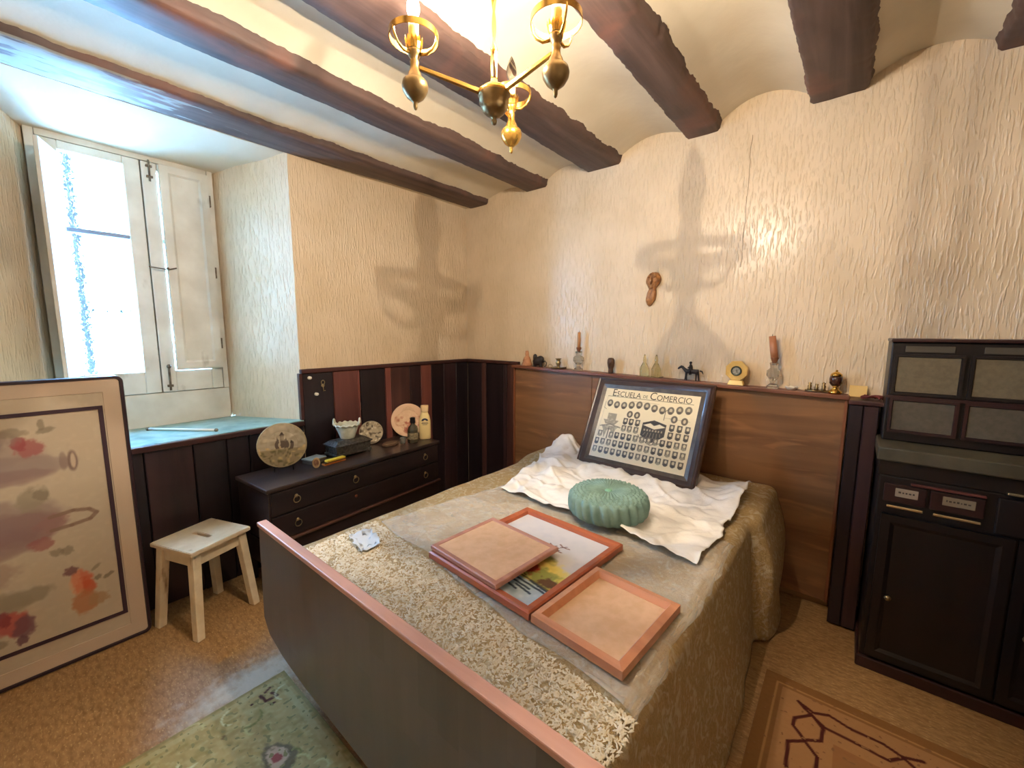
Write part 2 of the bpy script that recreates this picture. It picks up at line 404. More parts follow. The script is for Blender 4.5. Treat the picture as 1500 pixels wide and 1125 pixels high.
B().box(.002, .622, -.0012, -.0002, 0, 1.222).done('backing', BKB, t2)
for a, c, mt, th in ((.024, .2, K, .018), (.204, .252, BR, .026), (.256, .468, K, .018), (.472, .504, PM, .026), (.508, .622, BR, .02)):
    board(a, c, -th, -.0014, 0, 1.222, mt, t2)
B().box(.0, .64, -.034, 0, 1.222, 1.25, .005).done('cap_rail', MT['nosing'], t2)
t3 = sroot('trim_3')     # dark boxed-in pier between headboard and cabinet
for a, c, mt in ((2.832, 2.885, K), (2.888, 2.943, PM)): board(a, c, -.188, -.17, .012, 1.155, mt, t3)
B().box(2.832, 2.943, -.168, -.002, .0, 1.155).done('pier_core', K, t3)
B().box(2.828, 3.0, -.195, -.002, 1.157, 1.178, .004).done('cap_rail', MT['nosing'], t3)
struct(B().box(2.0, 2.83, -.022, 0, 0, .10, .004).done('baseboard_back', wood('skirting', (176, 142, 96), (150, 116, 76), 'x')))

# ------------------------------------------------------------------ window
win = sroot('window_1')
B().box(-.50, .028, yo0 - .06, yo1 - .004, .875, SZ, .004).done('sill', MT['sill'], win)
B().box(.012, .04, YF + .02, yo1 - .004, .872, .906, .006).done('sill_nosing', MT['nosing'], win)
wx = -.5
b = B(); b.box(wx - .03, wx + .012, yi0, yi1, SZ, 1.115, .003); b.box(wx - .03, wx + .012, yi0, -2.585, 1.117, 2.54, .003); b.box(wx - .03, wx + .012, -1.85, yi1, 1.117, 2.54, .003)
b.box(wx - .03, wx + .012, -2.583, -1.852, 2.495, 2.54, .003); b.box(wx - .034, wx - .024, -2.2, -2.16, 1.1, 2.53); b.box(wx - .034, wx - .024, -2.6, -1.84, 1.09, 1.14); b.box(wx - .034, wx - .024, -2.6, -1.84, 2.47, 2.53); b.box(wx - .034, wx - .024, -2.60, -2.57, 1.1, 2.53); b.box(wx - .034, wx - .024, -1.87, -1.83, 1.1, 2.53); b.done('window_frame', MT['white'], win)
GL = bpy.data.materials.new('patterned_glass'); GL.use_nodes = True; N = GL.node_tree.nodes; L = GL.node_tree.links
N.remove(N['Principled BSDF']); tr = N.new('ShaderNodeBsdfTransparent'); rf = N.new('ShaderNodeBsdfRefraction'); rf.inputs['IOR'].default_value = 1.12; rf.inputs['Roughness'].default_value = .05
gs = N.new('ShaderNodeBsdfGlossy'); gs.inputs['Roughness'].default_value = .1
tc = N.new('ShaderNodeTexCoord'); vo = N.new('ShaderNodeTexNoise'); vo.inputs['Scale'].default_value = 55; vo.inputs['Detail'].default_value = 2; L.new(tc.outputs['Object'], vo.inputs['Vector'])
bp = N.new('ShaderNodeBump'); bp.inputs['Strength'].default_value = 1; bp.inputs['Distance'].default_value = .06; L.new(vo.outputs[0], bp.inputs['Height']); L.new(bp.outputs[0], rf.inputs['Normal'])
vm = N.new('ShaderNodeTexNoise'); vm.inputs['Scale'].default_value = 48; vm.inputs['Detail'].default_value = 3; L.new(tc.outputs['Object'], vm.inputs['Vector'])
vr = N.new('ShaderNodeMath'); vr.operation = 'LESS_THAN'; vr.inputs[1].default_value = .555; L.new(vm.outputs[0], vr.inputs[0])
m1 = N.new('ShaderNodeMixShader'); L.new(vr.outputs[0], m1.inputs[0]); m0 = N.new('ShaderNodeMixShader'); m0.inputs[0].default_value = .35; L.new(tr.outputs[0], m0.inputs[1]); L.new(rf.outputs[0], m0.inputs[2])
L.new(tr.outputs[0], m1.inputs[1]); L.new(m0.outputs[0], m1.inputs[2])
m2 = N.new('ShaderNodeMixShader'); m2.inputs[0].default_value = .05; L.new(m1.outputs[0], m2.inputs[1]); L.new(gs.outputs[0], m2.inputs[2]); L.new(m2.outputs[0], N['Material Output'].inputs[0])
def casement(y0, y1, gy0, gy1):
    b = B(); x0, x1 = wx - .022, wx + .022
    b.box(x0, x1, y0, gy0, 1.12, 2.49, .004); b.box(x0, x1, gy1, y1, 1.12, 2.49, .004)
    b.box(x0, x1, gy0, gy1, 1.12, 1.252, .004); b.box(x0, x1, gy0, gy1, 2.445, 2.49, .004)
    c = b.done('casement', MT['white'], win)
    B().box(x0 + .004, x1 - .004, gy0, gy1, 2.03, 2.055, .004).done('glazing_bar', M('bar_paint', (120, 132, 150), rough=.5), c)
    for z0, z1 in ((1.252, 2.03), (2.055, 2.445)): B().box(wx - .003, wx + .001, gy0, gy1, z0, z1).done('pane', GL, c)
    return c
casement(-2.582, -2.182, -2.508, -2.255)
casement(-2.176, -1.855, -2.105, -1.915)
# closed shutter on the near leaf, open one swung into the room
b = B(); sx = wx + .024
b.box(sx, sx + .018, -2.102, -1.857, 1.255, 2.485, .002)
sh = b.done('shutter', MT['white'], win)
b = B(); b.frame(-2.098, -1.857, 1.262, 2.485, [(0, 0), (0, .008), (.04, .008), (.052, 0)]); b.done('shutter_moulding', MT['white'], sh, M4=Matrix(((0, 0, 1, sx + .018), (1, 0, 0, 0), (0, 1, 0, 0), (0, 0, 0, 1))))
b = B(); b.box(0, .205, -.009, .009, 1.25, 2.43, .003)
o2 = b.done('shutter', MT['white'], win, M4=Matrix.Translation((wx + .03, -2.522, 0)) @ Matrix.Rotation(math.radians(-20), 4, 'Z')); o2['label'] = 'shutter swung open into the room'
b = B(); b.tube([(wx + .03, -2.14, 1.13), (wx + .03, -2.14, 1.27)], .006); b.ball((wx + .036, -2.14, 1.28), .013); b.box(wx + .02, wx + .034, -2.155, -2.125, 1.15, 1.165, .002); b.done('bolt', MT['rust'], win)
b = B(); b.tube([(wx + .03, -2.14, 2.38), (wx + .03, -2.14, 2.5)], .005); b.box(wx + .02, wx + .034, -2.155, -2.125, 2.40, 2.412, .002); b.box(wx + .02, wx + .034, -2.155, -2.125, 2.46, 2.472, .002); b.done('bolt', MT['rust'], win)
b = B(); b.tube([(wx + .052, -2.19, 1.88), (wx + .058, -2.14, 1.875), (wx + .07, -2.10, 1.87), (wx + .056, -2.06, 1.885)], .004); b.ball((wx + .066, -2.105, 1.875), .009); b.done('latch', MT['rust'], win)
for z in (1.42, 1.88, 2.33):
    B().box(wx + .02, wx + .046, -1.868, -1.846, z - .035, z + .035, .002).done('hinge', MT['rust'], win)
b = B(); b.tube([(wx - .22, -2.46, .95), (wx - .22, -2.46, 2.6)], .034); b.tube([(wx - .22, -2.46, 2.6), (wx - .22, -2.46, 2.62)], .034)
b.tube([(wx - .22, -2.9, 1.62), (wx - .22, -1.6, 1.62)], .012)
b.done('window_grille', MT['iron'], win)
del b

# ================================================================== BED
WD = dict(foot=None)
def veneer():
    m = bpy.data.materials.new('veneer_patchwork'); m.use_nodes = True; N = m.node_tree.nodes; L = m.node_tree.links; b = N['Principled BSDF']
    tc = N.new('ShaderNodeTexCoord'); mp = N.new('ShaderNodeMapping'); mp.inputs['Scale'].default_value = (14, 1, 6); L.new(tc.outputs['Object'], mp.inputs[0])
    fl = N.new('ShaderNodeVectorMath'); fl.operation = 'FLOOR'
    # stagger the rows of veneer
    sp = N.new('ShaderNodeSeparateXYZ'); L.new(mp.outputs[0], sp.inputs[0])
    wn0 = N.new('ShaderNodeTexWhiteNoise'); wn0.noise_dimensions = '1D'; f0 = N.new('ShaderNodeMath'); f0.operation = 'FLOOR'; L.new(sp.outputs['X'], f0.inputs[0]); L.new(f0.outputs[0], wn0.inputs['W'])
    ad = N.new('ShaderNodeMath'); L.new(sp.outputs['Z'], ad.inputs[0]); L.new(wn0.outputs['Value'], ad.inputs[1])
    cb = N.new('ShaderNodeCombineXYZ'); L.new(sp.outputs['X'], cb.inputs[0]); L.new(ad.outputs[0], cb.inputs[2]); L.new(cb.outputs[0], fl.inputs[0])
    wn = N.new('ShaderNodeTexWhiteNoise'); L.new(fl.outputs[0], wn.inputs['Vector'])
    n = N.new('ShaderNodeTexNoise'); n.inputs['Scale'].default_value = 12; mp2 = N.new('ShaderNodeMapping'); mp2.inputs['Scale'].default_value = (3, 1, .3); L.new(tc.outputs['Object'], mp2.inputs[0]); L.new(mp2.outputs[0], n.inputs['Vector'])
    mm = N.new('ShaderNodeMath'); mm.operation = 'MULTIPLY_ADD'; L.new(n.outputs[0], mm.inputs[0]); mm.inputs[1].default_value = .5; L.new(wn.outputs['Value'], mm.inputs[2])
    r = N.new('ShaderNodeValToRGB'); r.color_ramp.elements[0].color = lin((74, 71, 70)); r.color_ramp.elements[1].color = lin((108, 104, 102)); r.color_ramp.elements[1].position = 1
    d = N.new('ShaderNodeMath'); d.operation = 'MULTIPLY'; L.new(mm.outputs[0], d.inputs[0]); d.inputs[1].default_value = .66
    L.new(d.outputs[0], r.inputs[0]); L.new(r.outputs[0], b.inputs['Base Color'])
    ro = N.new('ShaderNodeMapRange'); ro.inputs[3].default_value = .28; ro.inputs[4].default_value = .45; L.new(wn.outputs['Value'], ro.inputs[0]); L.new(ro.outputs[0], b.inputs['Roughness'])
    return m
bed = thing('bed', 'double bed with a grey veneered footboard capped in reddish wood', 'bed', (1.8, -1.15, 0))
def W(b, name, mat, par, **k):      # part given in world coordinates under a parent that only sits at a place
    o = b.done(name, mat, par, **k); o.matrix_parent_inverse = Matrix.Translation(-Vector(par.location)) if not any(par.rotation_euler) else par.matrix_basis.inverted(); return o
poly = [(1.07, .735), (1.055, .34), (1.10, .285), (1.22, .25), (1.40, .232), (1.84, .215), (2.25, .232), (2.44, .25), (2.555, .285), (2.60, .34), (2.585, .735)]
b = B(); b.prism(poly, 0, .026, .003)
W(b, 'footboard', veneer(), bed, M4=Matrix(((1, 0, 0, 0), (0, 0, 1, -2.203), (0, 1, 0, 0), (0, 0, 0, 1))))
W(B().box(1.066, 2.59, -2.208, -2.172, .735, .753, .004), 'footboard_cap', wood('cap_wood', (200, 156, 138), (178, 130, 112), 'x'), bed)
for x in (1.32, 2.3):
    for y in (-1.95, -.22): W(B().hexa([(x, y, 0), (x + .05, y, 0), (x + .05, y + .04, 0), (x, y + .04, 0)], [(x - .01, y - .01, .36), (x + .06, y - .01, .36), (x + .06, y + .05, .36), (x - .01, y + .05, .36)], .004), 'leg', MT['nosing'], bed)
for x in (1.13, 2.43): W(B().box(x, x + .03, -2.17, -.08, .24, .40, .005), 'side_rail', MT['nosing'], bed)
b = B(); b.box(1.13, 2.47, -2.15, -.08, .36, .575, .05, 4); W(b, 'mattress', M('ticking', (210, 200, 180), rough=.9), bed, auto=40)

# bedspread
def bedz(x, y):
    z = .600
    if y > -.62:                                   # pillows under the spread
        t = min(1, (y + .62) / .16); z += .035 * (t * t * (3 - 2 * t))
    z += .006 * noise.noise((x * 2.2, y * 2.2, 3)) + .004 * noise.noise((x * 7, y * 7, 6))
    z -= .006 * math.exp(-((x - 1.80 - (y + 2) * .5) / .02) ** 2) * (1 if y < -1.75 else 0)
    return z
rows = []
for y in np.concatenate([np.linspace(-2.165, -.09, 170)]):
    r = []
    pil = max(0, min(1, (y + .60) / .06)); pil = pil * pil * (3 - 2 * pil)
    xe = 2.515 + .045 * pil
    for t in np.linspace(0, 1, 10)[:-1]:            # short drop on the window side
        r.append((1.075 - .004 * math.sin(y * 9) + .0 * t, y, .22 + (bedz(1.10, y) - .03 - .22) * t))
    for k in range(5):
        a = PI / 2 * k / 4; r.append((1.105 - .03 * math.cos(a), y, bedz(1.1, y) - .03 + .03 * math.sin(a)))
    for x in np.linspace(1.12, xe - .05, 100): r.append((x, y, bedz(x, y)))
    ze = bedz(xe - .05, y)
    for k in range(1, 8):
        a = PI / 2 * k / 7; r.append((xe - .05 + .05 * math.sin(a), y, ze - .05 + .05 * math.cos(a)))
    for t in np.linspace(0, 1, 24)[1:]:
        fold = (.018 * math.sin(y * 10 + 1.5 * math.sin(y * 3.1)) + .004 * math.sin(y * 23)) * t ** 1.2
        r.append((xe + .07 * t + .035 * pil * math.sin(PI * min(1, t * 1.3)) + fold, y + .02 * t * math.sin(y * 6), (ze - .05) * (1 - t) + .012 * t))
    rows.append(r)
b = B(); b.grid(rows)
SP = M('gold_damask', (214, 184, 130), (190, 156, 100), scale=45, st=(1, 2, 1), rough=.5, bump=1, bscale=110, bst=(1, 1.8, 1), dist=2.2, bdist=.012, c3=(226, 210, 174), s3=18, lo3=.5, hi3=.65)
sp_ = b.done('bedspread', SP, smooth=True, solid=.002); sp_.modifiers['thick'].offset = 0; tag(sp_, 'gold textured bedspread covering the mattress and hanging to the floor', 'bedspread')
# the raised rice-like stitches of the weave
b = B(); rr = random.Random(3)
for i in range(10000):
    x = 1.13 + rr.random() * 1.38; ye = -1.725 - .141 * (x - 1.16); y = -2.16 + rr.random() * (ye + 2.16)
    a = rr.random() * PI; l = .005 + rr.random() * .005; z = bedz(x, y) + .0022
    dx, dy = math.cos(a) * l, math.sin(a) * l; nx, ny = -dy * .30, dx * .30
    b._add([(x - dx, y - dy, z - .002), (x + nx, y + ny, z - .0015), (x + dx, y + dy, z - .002), (x - nx, y - ny, z - .0015), (x, y, z + .0032)], [(0, 1, 4), (1, 2, 4), (2, 3, 4), (3, 0, 4)])
st = b.done('raised_weave', M('weave', (244, 236, 216), (228, 212, 178), scale=40, rough=.5), sp_, smooth=True); st['kind'] = 'stuff'

# crumpled sheets of paper and film
def sheet(name, quad, nu, nv, amp, zoff, mat, label, cat, curl=0, seed=0, solid=.001, edge=.02):
    A, Bq, Cq, Dq = [Vector((*p, 0)) for p in quad]; rows = []
    for j in range(nv):
        r = []; v = j / (nv - 1)
        for i in range(nu):
            u = i / (nu - 1); p = (A * (1 - u) + Bq * u) * (1 - v) + (Dq * (1 - u) + Cq * u) * v
            e = edge * (noise.noise((u * 5, seed, v * 5)) + .6 * noise.noise((u * 14, seed + 3, v * 14)))
            p.x += e; p.y += edge * noise.noise((v * 5 + 9, seed, u * 5))
            h = amp * (abs(noise.noise((p.x * 5, p.y * 5, seed))) * 1.4 + abs(noise.noise((p.x * 12, p.y * 12, seed + 1))) * .8) + (amp * .5 * max(0, 1 - abs(noise.noise((p.x * 4 + p.y * 2.5, p.y * 5 - p.x, seed + 8))) * 8) if seed == 7 else 0)
            m_ = min(u, 1 - u, v, 1 - v); k = max(0, 1 - m_ / .12)
            h += curl * k * k * (.5 + .5 * noise.noise((u * 6, v * 6, seed + 5)))
            h2 = seed_extra(name, u, v)
            xq = min(p.x, 2.47)
            z = bedz(xq, p.y) + zoff + max(0, h) + h2
            if p.x > 2.47: z -= (p.x - 2.47) * .5
            r.append((p.x, p.y, z))
        rows.append(r)
    b = B(); b.grid(rows); o = b.done(name, mat, smooth=True, solid=solid); return tag(o, label, cat)
def seed_extra(name, u, v):
    if name == 'paper_sheet':     # crumpled up where it meets the headboard, beside the photograph
        return .10 * math.exp(-((u - .08) / .09) ** 2 - ((v - .98) / .16) ** 2) + .045 * math.exp(-((u - .97) / .06) ** 2 - ((v - .85) / .25) ** 2) + .02 * math.exp(-((u - .15) / .05) ** 2 - ((v - .5) / .3) ** 2)
    return 0
film = M('clear_film', (240, 230, 212), rough=.25, spec=.8, bump=.5, bscale=14, bdist=.02)
nt = film.node_tree; N = nt.nodes; tr = N.new('ShaderNodeBsdfTransparent'); mxs = N.new('ShaderNodeMixShader')
nf = N.new('ShaderNodeTexNoise'); nf.inputs['Scale'].default_value = 6; nf.inputs['Detail'].default_value = 6; mrf = N.new('ShaderNodeMapRange'); mrf.inputs[1].default_value = .3; mrf.inputs[2].default_value = .75; mrf.inputs[3].default_value = .12; mrf.inputs[4].default_value = .46
nt.links.new(nf.outputs[0], mrf.inputs[0]); nt.links.new(mrf.outputs[0], mxs.inputs[0])
nt.links.new(tr.outputs[0], mxs.inputs[1]); nt.links.new(N['Principled BSDF'].outputs[0], mxs.inputs[2]); nt.links.new(mxs.outputs[0], N['Material Output'].inputs[0])
sheet('plastic_sheet', [(1.16, -1.715), (2.505, -1.905), (2.505, -.86), (1.30, -.98)], 90, 70, .004, .003, film, 'thin clear plastic sheet spread under the three picture frames', 'plastic sheet', .004, 2, .0006)
PAPER = M('tissue', (242, 238, 230), rough=.38, bump=.6, bscale=26, bdist=.006, spec=.5)
sheet('paper_sheet', [(1.335, -1.06), (2.43, -1.165), (2.46, -.27), (1.15, -.20)], 130, 100, .026, .008, PAPER, 'crumpled white tissue sheet under the green cushion at the pillow end', 'paper sheet', .012, 7)
sheet('plastic_scrap', [(1.20, -1.90), (1.35, -1.93), (1.36, -1.84), (1.19, -1.79)], 16, 12, .012, .006, M('pale_scrap', (214, 222, 226), rough=.35), 'small pale bluish plastic scrap on the bed edge near the dresser', 'plastic scrap', .012, 11)

# round green cushion
cu = thing('round_cushion', 'round green smocked velvet cushion with a covered button on the white sheet', 'cushion', (1.975, -1.0, .642))
GV = M('green_velvet', (126, 154, 142), (108, 136, 124), scale=20, rough=.75, bump=.3, bscale=60)
n_s = 24; n = 26 * 8; prof = []
R0 = .186
for k in range(40):
    t = k / 39.
    if t < .15: prof.append((R0 * (.80 + t / .15 * .12), .002 + 0 * t))
    elif t < .55:
        a = (t - .15) / .4 * PI; prof.append((R0 * (.92 + .08 * math.sin(a)) - .035 * max(0, (a / PI - .75)), .002 + .098 * (1 - math.cos(a)) / 2))
    else:
        q_ = (t - .55) / .45; prof.append((R0 * .87 * (1 - q_) + .002, .100 + .022 * math.sin(q_ * PI * .7) - .022 * q_ ** 4))
def smock(p, a, j):
    t = j / 39.; r = math.hypot(p[0], p[1]); dz = dr = 0
    if .12 < t < .56:
        k = math.sin((t - .12) / .44 * PI); ph = a * n_s + t * 9; dr = .022 * k * (abs(math.cos(ph / 2)) - .7)
    if .46 < t < .76:
        k = math.sin((t - .46) / .30 * PI); dz = .010 * k * math.cos(a * 34 + (1 if int((t - .46) / .05) % 2 else 0) * PI)
    if t >= .70: dz += .005 * math.cos(a * 40) * (1 - (t - .70) / .32)
    s = (r + dr) / max(r, 1e-6); return (p[0] * s, p[1] * s, p[2] + dz)
B().lathe(prof, n, fn=smock).done('cushion_body', GV, cu, smooth=True)
B().lathe([(0, .115), (.012, .113), (.017, .107), (.016, .100)], 16, cap=False).done('button', M('button_green', (120, 168, 138), rough=.6), cu, smooth=True)
B().lathe([(R0 * .86, .0), (R0 * .86, .004)], 40).done('underside', GV, cu)

# three picture frames lying on the bed
FR = wood('frame_red_wood', (182, 100, 64), (156, 80, 54), 'x', rough=.35); FR2 = wood('frame_pink_wood', (196, 142, 122), (172, 118, 100), 'x', rough=.4); FR3 = wood('frame_orange_wood', (214, 150, 112), (190, 126, 90), 'x', rough=.4)
HB = M('hardboard', (226, 186, 148), (216, 174, 134), scale=30, rough=.8)
fa = thing('picture_frame', 'reddish wood picture frame holding a landscape with birds, lying under another frame', 'picture frame', (1.878, -1.507, .612), rz=math.radians(-4))
fw, fh = .525, .588
B().frame(-fw / 2, fw / 2, -fh / 2, fh / 2, [(0, 0), (0, .022), (.006, .027), (.03, .022), (.034, .012), (.034, 0)]).done('frame_moulding', FR, fa)
B().box(-fw / 2 + .03, fw / 2 - .03, -fh / 2 + .03, fh / 2 - .03, .002, .007).done('backing', HB, fa)
cv = Canvas(fw - .066, fh - .066, 150, 170, (212, 210, 210)); w_, h_ = cv.w, cv.h
cv.mix((cv.nz(14) - .3) * .5, (226, 220, 222)); cv.mix((cv.nz(40) - .5) * .6, (190, 192, 200))
# lake, reeds, bank and trees in the lower half; birds above
cv.mix(np.clip((.40 * h_ - cv.Y) / .01, 0, 1), (176, 196, 208)); cv.mix((cv.nz(60) - .45) * 1.2 * (cv.Y < .4 * h_), (216, 224, 228)); cv.mix((cv.nz(25) - .6) * 2 * (cv.Y < .3 * h_), (120, 146, 168))
cv.poly([(.0, .26 * h_), (w_, .215 * h_), (w_, .38 * h_), (.8 * w_, .40 * h_), (.35 * w_, .56 * h_), (0, .6 * h_)], (214, 180, 70))
cv.mix((cv.nz(30) - .4) * 3 * (cv.Y > .30 * h_ - .05 * cv.X) * (cv.Y < .42 * h_) * (cv.X > .55 * w_), (150, 158, 70))
for x, y, r, c in ((.62, .45, .06, (120, 118, 50)), (.70, .42, .05, (150, 140, 60)), (.86, .39, .07, (232, 214, 110)), (.72, .36, .05, (236, 218, 120)), (.84, .32, .05, (140, 150, 80)), (.52, .40, .06, (206, 120, 40)), (.42, .40, .08, (190, 140, 50)), (.25, .42, .10, (120, 116, 56)), (.62, .36, .028, (168, 52, 32)), (.66, .34, .03, (160, 44, 30)), (.52, .31, .04, (218, 120, 40)), (.93, .28, .03, (92, 58, 40))):
    cv.ell(x * w_, y * h_, r * 1.2, r, c, .9, .5, wob=.9)
cv.seg([(.3 * w_, .27 * h_), (w_, .225 * h_)], .004, (84, 78, 54), .8); cv.seg([(.5 * w_, .33 * h_), (.72 * w_, .26 * h_)], .003, (90, 60, 36), .7)
for x0, x1, y in ((.55, .86, .155), (.62, .98, .185), (.40, .62, .19), (.74, .9, .12), (.80, .98, .21), (.3, .5, .1), (.62, .78, .10)): cv.seg([(x0 * w_, (y + .02) * h_), (x1 * w_, y * h_)], .0045, (34, 52, 74), .9)
for x, y in ((.60, .70), (.68, .74), (.66, .66), (.60, .60)):
    cv.seg([(x * w_ - .022, y * h_ + .012), (x * w_, y * h_), (x * w_ + .03, y * h_ + .004)], .003, (120, 74, 60), .85); cv.seg([(x * w_ - .006, y * h_ - .008), (x * w_ + .012, y * h_ + .012)], .003, (96, 70, 70), .8)
cv.done('landscape_print', PRINT, fa, fn=lambda x, y, z: (x - w_ / 2, y - h_ / 2, .0078))
fb = thing('picture_frame', 'pinkish wood frame turned face down, overlapping the landscape picture', 'picture frame', (1.793, -1.615, .6435), rz=math.radians(-5), rot=(math.radians(1.0), 0, math.radians(-5)))
fw, fh = .378, .338
B().frame(-fw / 2, fw / 2, -fh / 2, fh / 2, [(0, 0), (0, .013), (.003, .016), (.02, .016), (.022, .013), (.022, 0)]).done('frame_moulding', FR2, fb)
B().box(-fw / 2 + .018, fw / 2 - .018, -fh / 2 + .018, fh / 2 - .018, .004, .0135).done('back_board', HB, fb)
fc = thing('picture_frame', 'orange wood frame lying face down with its recessed back board showing', 'picture frame', (2.298, -1.647, .612), rz=math.radians(-4.5))
fw, fh = .312, .368
B().frame(-fw / 2, fw / 2, -fh / 2, fh / 2, [(0, 0), (0, .026), (.022, .030), (.034, .012), (.034, 0)]).done('frame_moulding', FR3, fc)
B().box(-fw / 2 + .03, fw / 2 - .03, -fh / 2 + .03, fh / 2 - .03, .004, .010).done('back_board', HB, fc)

# ------------------------------------------------------------------ headboard with ledge
hb = thing('headboard', 'wide brown wooden headboard panel with a narrow ledge on top, along the back wall', 'headboard', (1.725, -.03, 0))
HBM = wood('headboard_veneer', (132, 94, 62), (106, 72, 47), 'x', sc=7, rough=.33, bump=.08, c3=(148, 104, 68), s3=5, st3=(.5, 1, 3))
def zl(x): return 1.226 - .0186 * (x - .65)
xs = [.636, 1.36, 2.09, 2.826]
for i in range(3):
    x0, x1 = xs[i] + .002, xs[i + 1] - .002
    W(B().hexa([(x0, -.062, .05), (x1, -.062, .05), (x1, -.03, .05), (x0, -.03, .05)], [(x0, -.062, zl(x0) - .022), (x1, -.062, zl(x1) - .022), (x1, -.03, zl(x1) - .022), (x0, -.03, zl(x0) - .022)], .0015), 'panel', HBM, hb)
x0, x1 = .622, 2.83
W(B().hexa([(x0, -.098, zl(x0) - .021), (x1, -.098, zl(x1) - .021), (x1, -.001, zl(x1) - .021), (x0, -.001, zl(x0) - .021)], [(x0, -.098, zl(x0)), (x1, -.098, zl(x1)), (x1, -.001, zl(x1)), (x0, -.001, zl(x0))], .003), 'ledge', wood('ledge_wood', (120, 72, 50), (96, 54, 38), 'x', rough=.4), hb)
for x in (.624, 2.812): W(B().box(x, x + .014, -.075, -.028, .05, zl(x) - .022, .002), 'edge_strip', wood('strip_wood', (132, 80, 50), (110, 62, 40), 'z'), hb)

# ------------------------------------------------------------------ class photograph leaning on the headboard
fp = thing('class_photograph', 'dark framed old school class photograph leaning against the headboard', 'framed photograph', (0, 0, 0))
BLc, BRc = Vector((1.487, -.425, .635)), Vector((2.245, -.470, .642))
TLc, TRc = Vector((1.428, -.150, 1.205)), Vector((2.205, -.170, 1.180))
ux = (BRc - BLc); wd = (ux.length + (TRc - TLc).length) / 2; ux.normalize()
up = ((TLc + TRc) / 2 - (BLc + BRc) / 2); ht = up.length; up = (up - ux * up.dot(ux)).normalized(); nz_ = ux.cross(up)
ctr = (BLc + BRc + TLc + TRc) / 4
fp.matrix_basis = Matrix(((ux.x, up.x, nz_.x, ctr.x), (ux.y, up.y, nz_.y, ctr.y), (ux.z, up.z, nz_.z, ctr.z), (0, 0, 0, 1)))
DK = wood('dark_frame', (64, 42, 34), (44, 28, 24), 'x', rough=.3, coat=.4)
B().frame(-wd / 2, wd / 2, -ht / 2, ht / 2, [(0, -.03), (0, 0), (.008, .006), (.016, .002), (.022, .006), (.034, .003), (.044, -.004), (.048, -.004), (.048, -.03)]).done('frame_moulding', DK, fp, auto=35)
B().frame(-wd / 2 + .047, wd / 2 - .047, -ht / 2 + .047, ht / 2 - .047, [(0, -.02), (0, -.005), (.026, -.013), (.026, -.02)]).done('inner_slip', M('grey_slip', (92, 84, 76), (74, 66, 60), scale=20, rough=.35, metal=.2), fp)
B().box(-wd / 2 + .01, wd / 2 - .01, -ht / 2 + .01, ht / 2 - .01, -.028, -.020).done('backing', HB, fp)
pw, ph = wd - .146, ht - .146
cv = Canvas(pw, ph, 300, 240, (224, 208, 170)); w_, h_ = pw, ph
cv.mix((cv.nz(30) - .5) * .3, (206, 188, 148))
INK = (58, 50, 42); GR = (120, 108, 88)
U = lambda u: u * w_
V = lambda v: h_ * (1 - v)
cv.seg([(U(.04), V(.115)), (U(.95), V(.115))], .0016, GR, .9); cv.seg([(U(.04), V(.115)), (U(.02), V(.95))], .001, GR, .5)
cv.seg([(U(.33), V(.16)), (U(.62), V(.16))], .0012, GR, .6)
for k in range(11):
    u = .085 + k * .083; v = .215 + .018 * math.sin(k * 1.1)
    cv.ell(U(u), V(v), .021, .024, (104, 94, 78)); cv.ell(U(u), V(v - .002), .009, .012, (188, 172, 138)); cv.ell(U(u), V(v + .035), .013, .009, (70, 62, 52))
cv.seg([(U(.03), V(.2)), (U(.03), V(.29)), (U(.06), V(.31))], .0014, INK, .8); cv.seg([(U(.70), V(.36)), (U(.70), V(.24)), (U(.73), V(.21))], .002, INK, .8); cv.seg([(U(.70), V(.33)), (U(.95), V(.34))], .0012, GR, .7)
for u, v in ((.34, .345), (.42, .345), (.80, .335), (.90, .345)):
    cv.ell(U(u), V(v), .020, .023, (84, 74, 60)); cv.ell(U(u), V(v), .008, .012, (196, 180, 146))
# monument on the left
for q in ([(.10, .36), (.20, .36), (.20, .46), (.10, .46)], [(.06, .46), (.24, .46), (.20, .52), (.09, .52)], [(.05, .54), (.25, .54), (.22, .60), (.20, .72), (.17, .60), (.13, .60), (.11, .72), (.08, .60)]):
    cv.poly([(U(a), V(c)) for a, c in q], (136, 124, 100), .9)
cv.seg([(U(.04), V(.56)), (U(.15), V(.52)), (U(.27), V(.55))], .004, (104, 92, 74), .9); cv.mix((cv.nz(110) - .5) * 1.4 * (cv.X < U(.27)) * (cv.Y < V(.35)) * (cv.Y > V(.73)) * (cv.C.mean(2) < 170), (206, 190, 154))
cv.seg([(U(.145), V(.58)), (U(.145), V(.72))], .004, (84, 74, 60), .8)
# open book emblem
cv.poly([(U(a), V(c)) for a, c in ((.50, .43), (.61, .38), (.74, .42), (.74, .58), (.63, .68), (.50, .60))], INK)
cv.poly([(U(a), V(c)) for a, c in ((.51, .46), (.58, .425), (.62, .455), (.67, .425), (.735, .455), (.63, .50))], (226, 212, 176))
cv.seg([(U(.52), V(.44)), (U(.60), V(.405)), (U(.62), V(.43)), (U(.65), V(.405)), (U(.73), V(.435))], .003, (40, 36, 30))
for k in range(7): cv.rect(U(.525 + k * .029), U(.54 + k * .029), V(.535), V(.51), (190, 174, 140), .8)
for k in range(6): cv.seg([(U(.53 + k * .034), V(.62 if 0 < k < 5 else .59)), (U(.545 + k * .03), V(.555))], .0022, (150, 136, 108), .8)
cv.seg([(U(.48), V(.60)), (U(.50), V(.64)), (U(.62), V(.71)), (U(.74), V(.66)), (U(.76), V(.62))], .0022, INK, .8)
rr = random.Random(4)
